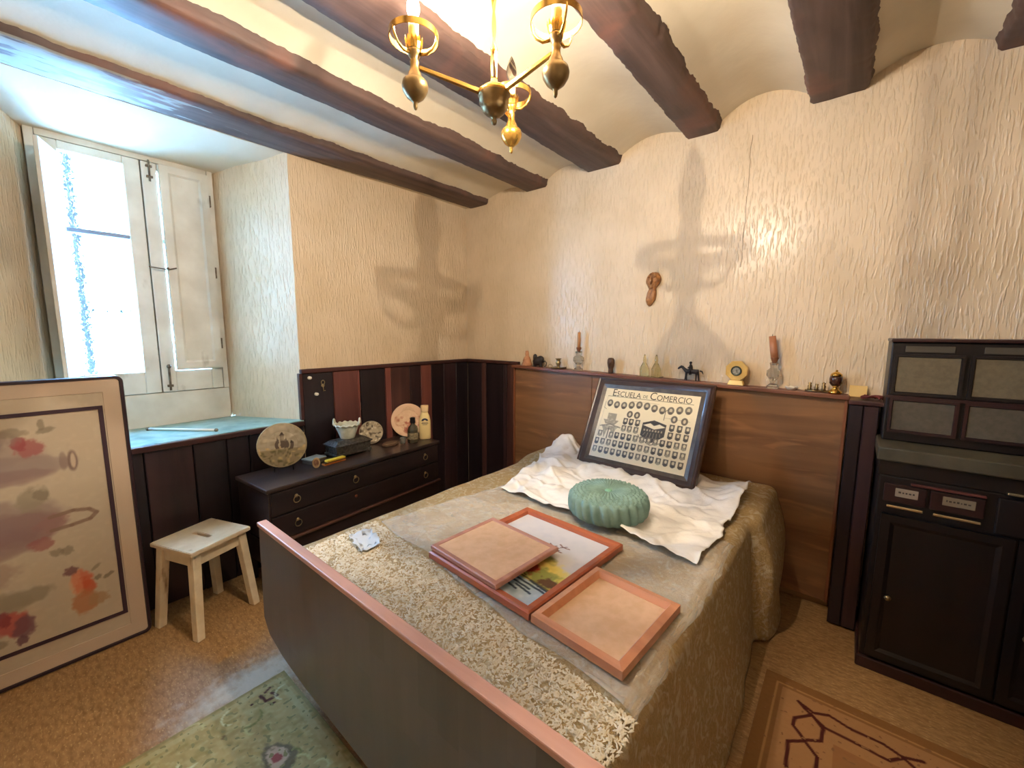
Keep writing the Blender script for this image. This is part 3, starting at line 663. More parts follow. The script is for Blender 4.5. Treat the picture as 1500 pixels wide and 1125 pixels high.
def por(u, v):
    a, c = .0155, .019; k = rr.random()
    cv.rect(U(u) - a, U(u) + a, V(v) - c, V(v) + c, (74 + 40 * k, 66 + 36 * k, 54 + 30 * k))
    cv.ell(U(u) + .001, V(v) + .003, .0075, .010, (206, 190, 152)); cv.ell(U(u), V(v) - .016, .012, .009, (52, 46, 40) if k < .6 else (150, 138, 112), .9)
for v in (.445, .545):
    for u in (.31, .375, .445): por(u, v)
    for u in (.795, .87, .945): por(u, v)
for k in range(11): por(.255 + k * .069, .655)
por(.06, .66); por(.19, .665)
for v in (.77, .885):
    for k in range(14): por(.045 + k * .0695, v)
cv.done('class_print', painted('class_print_paper', .35, .5), fp, fn=lambda x, y, z: (x - w_ / 2, y - h_ / 2, -.0135))
fo = None
def text(s, size, name, par, mat, M4, sx=1):
    cu_ = bpy.data.curves.new(name, 'FONT'); cu_.body = s; cu_.size = size; cu_.align_x = 'CENTER'; cu_.extrude = .0002; cu_.resolution_u = 3
    t = bpy.data.objects.new(name + '_tmp', cu_); COL.objects.link(t)
    bpy.context.view_layer.update()
    me = bpy.data.meshes.new_from_object(t.evaluated_get(bpy.context.evaluated_depsgraph_get())); bpy.data.objects.remove(t)
    me.transform(M4 @ Matrix.Diagonal((sx, 1, 1, 1))); me.materials.clear(); me.materials.append(mat)
    o = bpy.data.objects.new(name, me); COL.objects.link(o); o.parent = par; return o
INKM = M('ink', (66, 56, 44), rough=.6)
zt = -.0131; yt = h_ / 2 - .108 * h_
big, sm = .072, .053
cursor = -.41 * w_
for s, sz, wdt in (('E', big, .030), ('SCUELA', sm, .158), ('DE', .028, .040), ('C', big, .040), ('OMERCIO', sm, .196)):
    o = text(s, sz, 'lettering', fp, INKM, Matrix.Translation((0, yt + (.006 if s == 'DE' else 0), zt)), .92)
    xs_ = [v.co.x for v in o.data.vertices]; o.data.transform(Matrix.Translation((cursor - min(xs_), 0, 0))); cursor += max(xs_) - min(xs_) + (.016 if s in ('SCUELA', 'DE') else .004)

# ================================================================== DRESSER
dr = thing('dresser', 'low dark wooden dresser with ring pulls against the window wall', 'dresser', (.475, -1.97, 0), rz=math.radians(4.2))
# local: x 0 -> front face at 0, body towards -x; y 0 -> 1.27 along the wall
DW = wood('dresser_wood', (46, 34, 34), (34, 25, 26), 'y', rough=.35, bump=.1); DT = wood('dresser_top_wood', (70, 54, 48), (50, 38, 36), 'y', rough=.28, bump=.06)
dd, dl = .375, 1.275
B().box(-dd, .0, .012, dl - .012, .345, .638, .004).done('carcass', DW, dr)
B().box(-dd, .014, 0, dl, .638, .66, .005).done('top', DT, dr)
RING = M('ring_brass', (150, 132, 96), rough=.35, metal=.8)
for z0, z1 in ((.505, .630), (.360, .495)):
    d_ = B().box(-.002, .012, .022, dl - .022, z0, z1, .004).done('drawer', DW, dr)
    for y in (.155, dl - .155, .53 if z0 > .5 else None):
        if y is None: continue
        zc = (z0 + z1) / 2
        b = B(); b.lathe([(0, 0), (.011, 0), (.009, .006), (0, .007)], 12, Matrix.Translation((.012, y, zc + .016)) @ Matrix.Rotation(PI / 2, 4, 'Y'))
        b.tube([(.02, y + .019 * math.cos(a), zc - .002 + .019 * math.sin(a)) for a in np.linspace(0, 2 * PI, 20)[:-1]], .0028, 6, close=True); b.done('ring_pull', RING, d_, smooth=True)
    if z0 < .5: B().lathe([(0, 0), (.010, 0), (.008, .005), (0, .006)], 12, Matrix.Translation((.012, .53, (z0 + z1) / 2 + .03)) @ Matrix.Rotation(PI / 2, 4, 'Y')).done('keyhole_plate', M('copper', (150, 92, 70), rough=.4, metal=.6), d_)
B().box(-.02, .022, .0, dl, .338, .356, .006).done('base_moulding', wood('moulding_wood', (92, 62, 52), (72, 46, 40), 'y', rough=.35), dr)
B().box(-dd, .004, .012, dl - .012, .19, .338, .004).done('lower_box', DW, dr)
for x in (-.04, -dd + .01):
    for y in (.04, dl - .08): B().hexa([(x - .012, y + .006, 0), (x + .014, y + .006, 0), (x + .014, y + .034, 0), (x - .012, y + .034, 0)], [(x - .02, y, .19), (x + .02, y, .19), (x + .02, y + .04, .19), (x - .02, y + .04, .19)], .003).done('leg', DW, dr)
TZ = .6605
def plate(name, label, cat, loc, R, rz, tilt, matc, matr, painter=None, prof=None, group=None):
    t = thing(name, label, cat, loc, rot=(0, 0, rz))
    # plate stands nearly upright, facing local +x, leaning back by tilt
    mt = Matrix.Translation((0, 0, R * math.cos(tilt) + .003)) @ Matrix.Rotation(PI / 2 - tilt, 4, 'Y')
    B().lathe(prof or [(0, -.006), (R * .6, -.006), (R * .66, -.004), (R, .008), (R, .011), (R * .96, .0115), (R * .70, .002), (R * .64, -.001), (0, -.001)], 40).done('rim', matr, t, smooth=True, M4=mt)
    if painter:
        cv = Canvas(2 * R * .94, 2 * R * .94, 70, 70, (0, 0, 0)); painter(cv, R * .94)
        cc = R * .94
        def fn(x, y, z):
            x -= cc; y -= cc; d = math.hypot(x, y); m_ = max(abs(x), abs(y), 1e-9); k = m_ / d if d > 1e-9 else 1
            # square grid squeezed onto the disc
            x *= k; y *= k; d *= k
            zz = .0 if d < .64 * R else (.002 + (d - .64 * R) / (.36 * R) * .010)
            p = mt @ Vector((-y, x, zz + .0012)); return (p.x, p.y, p.z)
        cv.done('decoration', matc, t, fn=fn)
    return t
def p_castle(cv, R):
    cv.C[:] = (184, 172, 148); cv.mix((cv.nz(60) - .4), (150, 136, 110)); cv.mix((cv.Y < R * .8) * .8, (146, 130, 96)); cv.mix((cv.nz(45) - .5) * 2 * (cv.Y < R * .9), (214, 186, 130))
    for x, y0, y1, w in ((.75, .8, 1.25, .16), (1.0, .85, 1.45, .18), (1.2, .8, 1.2, .2), (1.42, .75, 1.05, .14)): cv.rect((x - w / 2) * R, (x + w / 2) * R, y0 * R, y1 * R, (92, 78, 66), .9); cv.poly([((x - w * .7) * R, y1 * R), ((x + w * .7) * R, y1 * R), (x * R, (y1 + .18) * R)], (72, 60, 54))
    cv.mix((cv.nz(70) - .45) * 2 * (cv.Y < R * .75), (98, 92, 58)); cv.mix((cv.nz(30) - .5) * 1.5 * (cv.Y > 1.2 * R), (220, 208, 180))
pt = plate('decorative_plate', 'large round plate with a castle scene standing on a wire stand at the dresser end', 'plate', (.20, -1.765, TZ + .022), .134, math.radians(-22), .22, PRINT, M('plate_rim', (176, 162, 130), rough=.25, coat=.4), p_castle)
b = B()
for s in (-.05, .05):
    b.tube([(-.09, s * 1.2, -.02), (-.03, s, -.012), (.035, s, -.018), (.05, s, .0), (.052, s, .018)], .003, 6); b.tube([(-.03, s, -.012), (-.055, s * .8, .10)], .003, 6)
b.tube([(-.03, -.05, -.012), (-.03, .05, -.012)], .003, 6); b.done('stand', MT['iron'], pt, smooth=True)
def p_silver(cv, R):
    cv.C[:] = (176, 160, 130); cv.mix((cv.nz(55) - .45) * 3, (92, 78, 60)); cv.mix((cv.nz(90) - .5) * 2, (220, 206, 176))
plate('decorative_plate', 'small embossed silvery plate standing behind the dark casket and white basket', 'plate', (.075, -1.09, TZ), .086, math.radians(-32), .2, PRINT, M('pewter', (170, 156, 130), rough=.35, metal=.6), p_silver)
def p_pink(cv, R):
    cv.C[:] = (228, 190, 152); cv.mix((cv.nz(40) - .45) * 2.6 * (cv.Y < 1.25 * R), (186, 110, 86)); cv.mix((cv.nz(80) - .5) * 1.6, (238, 206, 166)); d = np.hypot(cv.X - R, cv.Y - R); cv.mix((d > .86 * R) * .8, (238, 200, 164))
plate('decorative_plate', 'pale pink plate with reddish figures standing at the back behind the bottles', 'plate', (.105, -.775, TZ), .133, math.radians(-38), .16, PRINT, M('pink_glaze', (236, 196, 160), rough=.3, coat=.3), p_pink)
# carved casket
ck = thing('casket', 'dark carved casket with sloping lid, under the white basket', 'box', (.185, -1.335, TZ), rz=math.radians(4))
CK = M('carved_metal', (88, 84, 76), (56, 50, 46), scale=60, rough=.4, metal=.3, bump=1, bscale=70, bdist=.01)
hx, hy = .075, .135
for sx in (-1, 1):
    for sy in (-1, 1): B().ball((sx * (hx - .015), sy * (hy - .015), .009), (.012, .012, .009)).done('foot', CK, ck, smooth=True)
B().box(-hx, hx, -hy, hy, .014, .030, .004).done('base', CK, ck)
B().hexa([(-hx + .008, -hy + .008, .03), (hx - .008, -hy + .008, .03), (hx - .008, hy - .008, .03), (-hx + .008, hy - .008, .03)], [(-hx + .004, -hy + .004, .078), (hx - .004, -hy + .004, .078), (hx - .004, hy - .004, .078), (-hx + .004, hy - .004, .078)]).done('body', CK, ck)
b = B(); b.box(-hx - .006, hx + .006, -hy - .006, hy + .006, .079, .090, .004); b.hexa([(-hx, -hy, .089), (hx, -hy, .089), (hx, hy, .089), (-hx, hy, .089)], [(-hx + .028, -hy + .03, .112), (hx - .028, -hy + .03, .112), (hx - .028, hy - .03, .112), (-hx + .028, hy - .03, .112)], .003); b.done('lid', CK, ck)
# white basket on the casket
bk = thing('basket', 'white woven ceramic basket with loop handles on top of the dark casket', 'basket', (.18, -1.335, TZ + .1125))
WC = M('basket_white', (222, 220, 200), (200, 200, 176), scale=30, rough=.35, bump=.4, bscale=50)
def weave(p, a, j): s = 1 + .012 * math.cos(a * 24 + (PI if j % 2 else 0)); return (p[0] * s, p[1] * s, p[2])
wp = [(.0, .0), (.045, 0), (.047, .004)] + [(.047 + .03 * t, .004 + .085 * t) for t in np.linspace(.1, 1, 10)] + [(.083, .091), (.082, .097), (.074, .096)] + [(.071 - .026 * t, .09 - .08 * t) for t in np.linspace(0, 1, 6)] + [(0, .009)]
B().lathe(wp, 72, fn=weave).done('bowl', WC, bk, smooth=True)
b = B(); b.tube([(.081 + .005 * math.sin(k * PI), .0 + .0, 0) for k in (0, 1)], .001)
b = B(); b.tube([(.082 * math.cos(a), .082 * math.sin(a), .095 + .005 * math.sin(a * 14)) for a in np.linspace(0, 2 * PI, 85)[:-1]], .005, 6, close=True); b.done('braided_rim', WC, bk, smooth=True)
for a0 in (.9, .9 + PI):
    c, s = math.cos(a0), math.sin(a0)
    b = B(); b.tube([(.083 * c - s * .024 * math.cos(t), .083 * s + c * .024 * math.cos(t), .097 + .036 * math.sin(t)) for t in np.linspace(0, PI, 12)], .006, 7); b.done('handle', WC, bk, smooth=True)
# smaller things on the dresser
cd = thing('trinket_box', 'small flat grey trinket box beside the dark casket', 'box', (.19, -1.575, TZ), rz=.25)
B().box(-.045, .045, -.055, .055, 0, .022, .003).done('base', M('trinket_grey', (112, 104, 92), rough=.5), cd); B().box(-.048, .048, -.058, .058, .0225, .031, .003).done('lid', M('trinket_lid', (162, 160, 146), rough=.35), cd)
fr_ = thing('miniature_frame', 'tiny oval cream miniature frame standing in front of the castle plate', 'ornament', (.315, -1.62, TZ), rz=-.4)
mt = Matrix.Translation((0, 0, .032)) @ Matrix.Rotation(PI / 2 - .15, 4, 'Y') @ Matrix.Diagonal((1.45, 1, 1, 1))
B().lathe([(.0, -.003), (.02, -.003), (.023, .002), (.02, .005), (.016, .002), (.0, .002)], 24).done('oval_frame', M('cream_gilt', (206, 176, 132), rough=.4), fr_, smooth=True, M4=mt)
B().lathe([(0, .0025), (.0145, .0025)], 20, cap=False).done('portrait', M('portrait_brown', (132, 92, 70), (186, 146, 112), scale=60, rough=.5), fr_, M4=mt)
yb = thing('harmonica', 'yellow and orange harmonica lying at the front edge of the dresser', 'harmonica', (.30, -1.50, TZ), rz=.10)
B().box(-.018, .018, -.075, .075, 0, .010, .002).done('lower_plate', M('orange_plate', (206, 116, 48), rough=.4), yb)
B().box(-.014, .016, -.07, .07, .0105, .016, .001).done('comb', M('comb_dark', (92, 60, 30), rough=.5), yb)
b = B(); b.box(-.018, .018, -.055, .075, .0165, .028, .003); b.done('cover_plate', M('yellow_plate', (236, 196, 60), rough=.35), yb)
pb = thing('perfume_bottle', 'dark faceted perfume bottle with black stopper next to the cream bottle', 'bottle', (.285, -.865, TZ), rz=.3)
GD = M('smoked_glass', (92, 84, 66), rough=.12, trans=.35, spec=.6)
b = B(); b.lathe([(0, .0), (.036, 0), (.040, .006), (.040, .10), (.034, .122), (.018, .138), (.015, .150), (0, .150)], 8); b.done('body', GD, pb)
B().lathe([(.0415, .03), (.0415, .08)], 8, cap=False).done('label', M('bottle_label', (150, 136, 104), (96, 86, 66), scale=70, rough=.5), pb)
B().lathe([(0, .1505), (.019, .1505), (.021, .162), (.019, .182), (.022, .190), (.012, .196), (0, .196)], 8).done('stopper', M('black_cap', (24, 22, 24), rough=.3), pb)
lb = thing('lotion_bottle', 'tall cream plastic lotion bottle with dark arched emblem at the end of the dresser', 'bottle', (.265, -.735, TZ), rz=math.radians(-38))
CR = M('cream_plastic', (240, 214, 150), rough=.35)
def ovl(k): return lambda p, a, j: (p[0] * k, p[1], p[2])
B().lathe([(0, 0), (.040, 0), (.045, .006), (.045, .12), (.044, .15), (.036, .185), (.027, .205), (.025, .215), (0, .215)], 28, fn=ovl(.62)).done('body', CR, lb, smooth=True)
B().lathe([(0, .216), (.026, .216), (.028, .22), (.031, .262), (.029, .268), (0, .268)], 28, fn=ovl(.75)).done('cap', M('cream_cap', (236, 200, 148), rough=.4), lb, auto=40)
EB = M('emblem_navy', (44, 44, 72), rough=.4)
b = B()
for k in range(10):
    a0, a1 = PI * k / 10, PI * (k + 1) / 10
    def pp(a, r): y = r * math.cos(a); return (.62 * .0455 * math.sqrt(max(0, 1 - (y / .0455) ** 2)) + .0006, y, .148 + r * .8 * math.sin(a))
    b._add([pp(a0, .010), pp(a1, .010), pp(a1, .026), pp(a0, .026)], [(0, 1, 2, 3)])
b.done('emblem', EB, lb, solid=.0004)
b = B()
for z0, ww in ((.135, .022), (.128, .026), (.119, .018)):
    b.box(.0262, .0286, -ww, ww, z0 - .0022, z0 + .0022)
b.done('small_print', M('print_brown', (150, 122, 96), rough=.5), lb)
gs_ = thing('shot_glass', 'small clear glass standing in front of the pink plate', 'glass', (.265, -.945, TZ))
CG = M('clear_glass', (232, 232, 222), rough=.03, trans=.85, spec=.6)
B().lathe([(0, 0), (.018, 0), (.022, .05), (.020, .05), (.016, .008), (0, .008)], 20).done('cup', CG, gs_, smooth=True)
nb = thing('purse', 'flat brownish coin purse lying on the dresser before the pink plate', 'purse', (.215, -1.02, TZ), rz=.15)
b = B(); b.lathe([(0, 0), (.048, .0), (.055, .008), (.05, .018), (.03, .026), (0, .028)], 24, fn=lambda p, a, j: (p[0] * .8, p[1] * 1.35, p[2])); b.done('pouch', M('suede', (112, 88, 66), (90, 68, 52), scale=30, rough=.9), nb, smooth=True)
B().tube([(.0, -.068, .012), (.02, -.06, .02), (.038, 0, .018), (.02, .06, .02), (0, .068, .012)], .003, 6).done('clasp', RING, nb, smooth=True)

# small ornaments hung on the dark boards
for (y, z, lab, k) in ((-1.50, 1.19, 'small pale knob fixed high on the dark boards by the recess', 0), (-1.46, 1.075, 'small white knob on the dark boards under the other hooks', 0), (-1.41, 1.13, 'small brass key-shaped hook on the dark boards', 1)):
    h = thing('wall_hook', lab, 'hook', (.018, y, z), group='hooks on the dark boards')
    B().lathe([(0, 0), (.012, 0), (.012, .004), (0, .004)], 12, Matrix.Rotation(PI / 2, 4, 'Y')).done('plate', RING if k else MT['white'], h, smooth=True)
    if k:
        b = B(); b.tube([(.004, .012 * math.cos(a), .022 + .014 * math.sin(a)) for a in np.linspace(0, 2 * PI, 14)[:-1]], .003, 6, close=True); b.tube([(.005, 0, .008), (.006, 0, -.04)], .003, 6); b.tube([(.006, 0, -.036), (.006, .014, -.036)], .0025, 6); b.done('key', RING, h, smooth=True)
    else: B().ball((.012, 0, 0), (.008, .014, .011)).done('knob', MT['white'], h, smooth=True)

# ================================================================== STOOL
sl = thing('stool', 'small cream painted wooden stool with splayed legs and a hand slot', 'stool', (.288, -2.216, 0), rz=math.radians(20.0))
SW = M('cream_paint', (226, 208, 176), (208, 186, 150), scale=12, rough=.5, bump=.2, bscale=30, c3=(150, 116, 84), s3=14, lo3=.66, hi3=.76, st3=(1, 1, .35))
b = B(); bm2 = bmesh.new(); hs = .152
outer = [(-hs, -hs), (hs, -hs), (hs, hs), (-hs, hs)]; inner = [(-.06, -.011), (.06, -.011), (.06, .011), (-.06, .011)]
vs = [bm2.verts.new((x, y, z)) for z in (.428, .45) for x, y in outer + inner]
for i in range(4):
    j = (i + 1) % 4
    bm2.faces.new((vs[j], vs[i], vs[4 + i], vs[4 + j])); bm2.faces.new((vs[8 + i], vs[8 + j], vs[12 + j], vs[12 + i])); bm2.faces.new((vs[i], vs[j], vs[8 + j], vs[8 + i])); bm2.faces.new((vs[4 + j], vs[4 + i], vs[12 + i], vs[12 + j]))
bmesh.ops.bevel(bm2, geom=[e for e in bm2.edges], offset=.003, segments=2, affect='EDGES'); b.join(bm2); b.done('seat', SW, sl)
for sx in (-1, 1):
    for sy in (-1, 1):
        x0, y0, x1, y1 = sx * .142, sy * .148, sx * .112, sy * .116
        b = B(); b.hexa([(x0 - .02, y0 - .018, 0), (x0 + .02, y0 - .018, 0), (x0 + .02, y0 + .018, 0), (x0 - .02, y0 + .018, 0)], [(x1 - .022, y1 - .02, .428), (x1 + .022, y1 - .02, .428), (x1 + .022, y1 + .02, .428), (x1 - .022, y1 + .02, .428)], .004); b.done('leg', SW, sl)
for s in (-1, 1):
    B().box(-.095, .095, s * .118 - .009, s * .118 + .009, .36, .426, .002).done('apron', SW, sl)
    B().box(s * .114 - .009, s * .114 + .009, -.1, .1, .36, .426, .002).done('apron', SW, sl)

# ================================================================== BIG PICTURE leaning by the window
PHt, PWd = 1.292, .95
tl_ = math.atan2(.03, PHt)
bp_ = thing('framed_watercolour', 'large dark rimmed still life watercolour standing on the floor beside the stool', 'picture', (.212, -2.437, .001))
bp_.matrix_basis = Matrix.Translation((.205, -2.437, .001)) @ Matrix.Rotation(-tl_, 4, 'Y') @ Matrix(((0, 0, 1, 0), (-1, 0, 0, 0), (0, -1, 0, 0), (0, 0, 0, 1))) @ Matrix.Diagonal((1, -1, 1, 1))
# local: x = distance away from the stool, y = height, z = towards the room (mirrored basis is fixed below)
bp_.matrix_basis = Matrix.Translation((.205, -2.437 - PWd, .001)) @ Matrix.Rotation(-tl_, 4, 'Y') @ Matrix(((0, 0, 1, 0), (1, 0, 0, 0), (0, 1, 0, 0), (0, 0, 0, 1)))
B().box(.012, PWd - .012, .012, PHt - .012, -.026, -.008).done('backing', HB, bp_)
b = B(); n = 8; R_ = .03
def rrect(ins, z):
    pts = []
    for cx, cy, a0 in ((PWd - R_, R_, -PI / 2), (PWd - R_, PHt - R_, 0), (R_, PHt - R_, PI / 2), (R_, R_, PI)):
        for k in range(n + 1):
            a = a0 + PI / 2 * k / n; r = max(.004, R_ - ins); pts.append((cx + r * math.cos(a), cy + r * math.sin(a), z))
    return pts
loops = [rrect(0, -.028), rrect(0, .004), rrect(.003, .008), rrect(.012, .008), rrect(.015, .002), rrect(.015, -.028)]
N_ = len(loops[0]); vs = [p for l in loops for p in l]
b._add(vs, [(l * N_ + k, l * N_ + (k + 1) % N_, ((l + 1) % 6) * N_ + (k + 1) % N_, ((l + 1) % 6) * N_ + k) for l in range(6) for k in range(N_)])
b.done('frame_moulding', M('purple_black_frame', (48, 32, 38), rough=.35), bp_, auto=40)
mi = (.079, PWd - .079, .138, 1.158)
B().frame(.013, PWd - .013, .013, PHt - .013, [(0, -.006), (0, .0), (.060, .0), (.062, -.006)]).done('mat_border', M('mat_board', (194, 172, 148), rough=.8), bp_)
b = B(); vs = []
for ins in (0, .016):
    for z in (.0012,): vs += [(mi[0] + ins, mi[2] + ins, z), (mi[1] - ins, mi[2] + ins, z), (mi[1] - ins, mi[3] - ins, z), (mi[0] + ins, mi[3] - ins, z)]
b._add(vs, [(i, (i + 1) % 4, 4 + (i + 1) % 4, 4 + i) for i in range(4)]); b.done('inner_line', M('inner_line_plum', (58, 36, 46), rough=.6), bp_, solid=.003)
cv = Canvas(PWd - .14, PHt - .14, 260, 300, (188, 172, 148)); ox, oy = .07, .07
cv.mix((cv.nz(12) - .4) * .5, (190, 172, 148)); cv.mix((cv.nz(60) - .5) * .4, (214, 198, 172))
Yp = lambda y: (y + 2.437 + PWd) - ox
Zp = lambda z: z - oy
def E(y, z, ry, rz, c, a=.8, rot=0, wob=.5, soft=.35): cv.ell(Yp(y), Zp(z), ry, rz, c, a, soft, rot, wob)
GM = (146, 126, 118); PU = (136, 108, 104); LV = (132, 120, 100); ORG = (206, 110, 80); RED = (176, 84, 76); DP = (116, 80, 88); SH = (150, 138, 116)
# lying jar with fruit
E(-2.86, .955, .17, .085, GM, .55); E(-2.80, .93, .13, .05, GM, .7); E(-2.73, .925, .10, .035, (158, 140, 128), .7); E(-2.84, .89, .15, .03, PU, .5)
E(-2.632, .925, .016, .045, (120, 98, 90), .85, wob=.1); E(-2.63, .925, .008, .034, (196, 176, 152), .9, wob=.1); E(-2.66, .928, .012, .04, (126, 104, 96), .5, wob=.1)
E(-2.752, 1.005, .042, .035, (160, 96, 92), .85); E(-2.775, 1.03, .022, .028, (150, 76, 76), .8); E(-2.70, 1.075, .03, .012, LV, .7, .3); E(-2.71, 1.10, .01, .022, LV, .7); E(-2.86, 1.05, .07, .045, GM, .7); E(-2.80, 1.075, .045, .02, LV, .5)
# pitcher with a loop handle
E(-2.85, .70, .16, .10, GM, .7); E(-2.80, .665, .11, .07, PU, .75); E(-2.76, .785, .045, .05, SH, .75); E(-2.74, .80, .02, .03, LV, .7, .6); E(-2.72, .66, .05, .04, (150, 110, 104), .6); E(-2.90, .62, .14, .06, PU, .6); E(-2.755, .58, .035, .03, (150, 92, 88), .7)
cv.seg([(Yp(-2.72), Zp(.69)), (Yp(-2.65), Zp(.70)), (Yp(-2.60), Zp(.69)), (Yp(-2.578), Zp(.668)), (Yp(-2.60), Zp(.645)), (Yp(-2.66), Zp(.635)), (Yp(-2.72), Zp(.63))], .008, (134, 108, 92), .8)
E(-2.717, .528, .022, .016, LV, .6); E(-2.684, .523, .02, .02, LV, .6); E(-2.9, .50, .08, .05, (156, 130, 116), .5)
# loose fruit and leaves
E(-2.654, .37, .033, .045, ORG, .85); E(-2.645, .335, .036, .04, (196, 92, 62), .85); E(-2.650, .265, .040, .05, (178, 120, 82), .8); E(-2.605, .26, .035, .03, (168, 134, 98), .75); E(-2.682, .425, .022, .018, (120, 84, 84), .85); E(-2.67, .36, .02, .05, (222, 160, 120), .5)
E(-2.565, .355, .022, .009, LV, .85, .5); E(-2.60, .36, .014, .01, LV, .8, .7); E(-2.603, .41, .02, .008, LV, .6, .7)
E(-2.83, .37, .09, .035, SH, .8); E(-2.89, .36, .08, .05, SH, .7); E(-2.86, .27, .045, .05, RED, .85); E(-2.885, .30, .018, .03, (130, 60, 66), .8); E(-2.835, .245, .03, .045, DP, .8); E(-2.845, .19, .018, .02, (106, 72, 80), .8); E(-2.92, .20, .03, .02, LV, .6)
for yy, zz, c in ((-3.05, .95, GM), (-3.12, .66, PU), (-3.08, .3, ORG), (-3.2, .45, SH), (-3.18, .85, LV), (-3.22, .25, RED)): E(yy, zz, .08, .07, c, .6)
cv.done('watercolour_print', painted('watercolour_paper', .75, .2), bp_, fn=lambda x, y, z: (x + ox, y + oy, -.003))

# ================================================================== RUGS
PILE = painted('rug_pile', .95, .1)
rg = thing('rug', 'green floral rug on the floor at the foot of the bed', 'rug', (0, 0, 0))
x0, x1, y0, y1 = 1.0, 2.35, -2.85, -2.125
cv = Canvas(x1 - x0, y1 - y0, 260, 140, (150, 136, 92))
cv.mix((cv.nz(14) - .35) * .9, (172, 156, 110)); cv.mix((cv.nz(50) - .5) * 1.4, (124, 116, 72)); cv.mix((cv.nz(90) - .5) * 1.2, (176, 170, 128))
cw_, ch_ = cv.w, cv.h
for e, c in ((.0, (124, 116, 76)), (.035, (166, 160, 120))):
    for p in ([(e, e), (e, ch_ - e), (cw_ - e, ch_ - e), (cw_ - e, e), (e, e)],): cv.seg(p, .012, c, .6)
RX = lambda x: x - x0
RY = lambda y: y - y0
DKR = (70, 44, 44)
cv.seg([(RX(1.063), RY(-2.241)), (RX(1.108), RY(-2.236)), (RX(1.112), RY(-2.196)), (RX(1.08), RY(-2.205))], .006, DKR, .9); cv.seg([(RX(1.06), RY(-2.222)), (RX(1.05), RY(-2.20))], .005, DKR, .8); cv.ell(RX(1.08), RY(-2.28), .006, .006, DKR); cv.ell(RX(1.139), RY(-2.222), .006, .01, DKR); cv.ell(RX(1.153), RY(-2.394), .012, .008, (110, 96, 70))
for k in range(46):
    a, r = random.random() * 7, .02 + random.random() * .03; px, py = random.random() * cw_, random.random() * ch_
    cv.seg([(px + r * math.cos(a + t), py + r * math.sin(a + t)) for t in np.linspace(0, 2.4, 7)], .004, random.choice(((176, 172, 126), (104, 108, 66), (170, 168, 120), (188, 190, 156))), .7)
for fx, fy in ((1.38, -2.30), (1.75, -2.5), (2.1, -2.3), (1.3, -2.68), (2.0, -2.72)):
    cv.ell(RX(fx), RY(fy), .07, .05, (90, 84, 70), .8, wob=.5); cv.ell(RX(fx), RY(fy), .045, .032, (186, 164, 140), .8, wob=.5); cv.ell(RX(fx), RY(fy), .02, .016, (130, 66, 64), .9, wob=.5)
cv.done('pile', PILE, rg, fn=lambda x, y, z: (x + x0, y + y0, .0125 + .0015 * noise.noise((x * 60, y * 60, 0))))
B().box(x0 - .002, x1 + .002, y0 - .002, y1 + .002, .0005, .012, .002).done('backing', M('rug_edge_green', (120, 116, 76), rough=.95), rg)
rg = thing('rug', 'brown rug with dark looping line border between bed and cabinet', 'rug', (0, 0, 0))
x0, x1, y0, y1 = 2.645, 3.36, -2.1, -.742
cv = Canvas(x1 - x0, y1 - y0, 180, 330, (138, 102, 62))
cv.mix((cv.nz(60) - .5) * .6, (128, 92, 54)); cw_, ch_ = cv.w, cv.h
def ring(e0, e1, c, a): cv.mix(((np.minimum.reduce([cv.X, cw_ - cv.X, cv.Y, ch_ - cv.Y]) >= e0) & (np.minimum.reduce([cv.X, cw_ - cv.X, cv.Y, ch_ - cv.Y]) < e1)) * a, c)
ring(0, .042, (116, 80, 44), .8); ring(.042, .05, (166, 124, 76), .6); ring(.05, .064, (120, 84, 48), .7); ring(.066, .24, (160, 118, 80), .55); ring(.24, 1, (136, 92, 58), .6)
MR = (66, 28, 24)
for l in ([(2.77, -.851), (2.822, -.875), (2.869, -.85), (2.937, -.868), (3.029, -.866), (3.078, -.885), (3.134, -.86)], [(2.77, -.851), (2.792, -.874), (2.861, -.925), (2.95, -.926), (3.039, -.933), (3.078, -.89)],
          [(2.815, -.888), (2.809, -.9), (2.767, -.947), (2.764, -.987), (2.804, -1.031), (2.851, -.998), (2.855, -.936), (2.815, -.888)], [(2.805, -1.036), (2.758, -1.075), (2.763, -1.183), (2.80, -1.25)], [(2.805, -1.036), (2.845, -1.079), (2.844, -1.115), (2.84, -1.2), (2.80, -1.25)],
          [(3.078, -.885), (3.134, -.93), (3.2, -.92), (3.26, -.87)], [(2.80, -1.25), (2.77, -1.3), (2.77, -1.6), (2.80, -1.66)], [(2.80, -1.25), (2.85, -1.3), (2.85, -1.6), (2.80, -1.66)]):
    cv.seg([(a - x0, c - y0) for a, c in l], .0062, MR, .95)
cv.done('pile', PILE, rg, fn=lambda x, y, z: (x + x0, y + y0, .0105 + .001 * noise.noise((x * 60, y * 60, 0))))
B().box(x0 - .002, x1 + .002, y0 - .002, y1 + .002, .0005, .010, .002).done('backing', M('rug_edge_brown', (120, 84, 48), rough=.95), rg)

# ================================================================== CABINET
cb = thing('cabinet', 'tall nearly black wooden cabinet with four beige framed panels in its upper part', 'cabinet', (2.955, -.43, 0))
CW = wood('cabinet_wood', (24, 17, 17), (18, 13, 13), 'z', rough=.4, bump=.1); CW2 = wood('cabinet_wood_red', (52, 28, 27), (38, 20, 20), 'x', rough=.4, bump=.1)
BG = M('beige_panel', (104, 92, 70), (92, 82, 62), scale=60, rough=.6); GY = M('olive_top', (84, 78, 62), (70, 65, 52), scale=12, rough=.4)
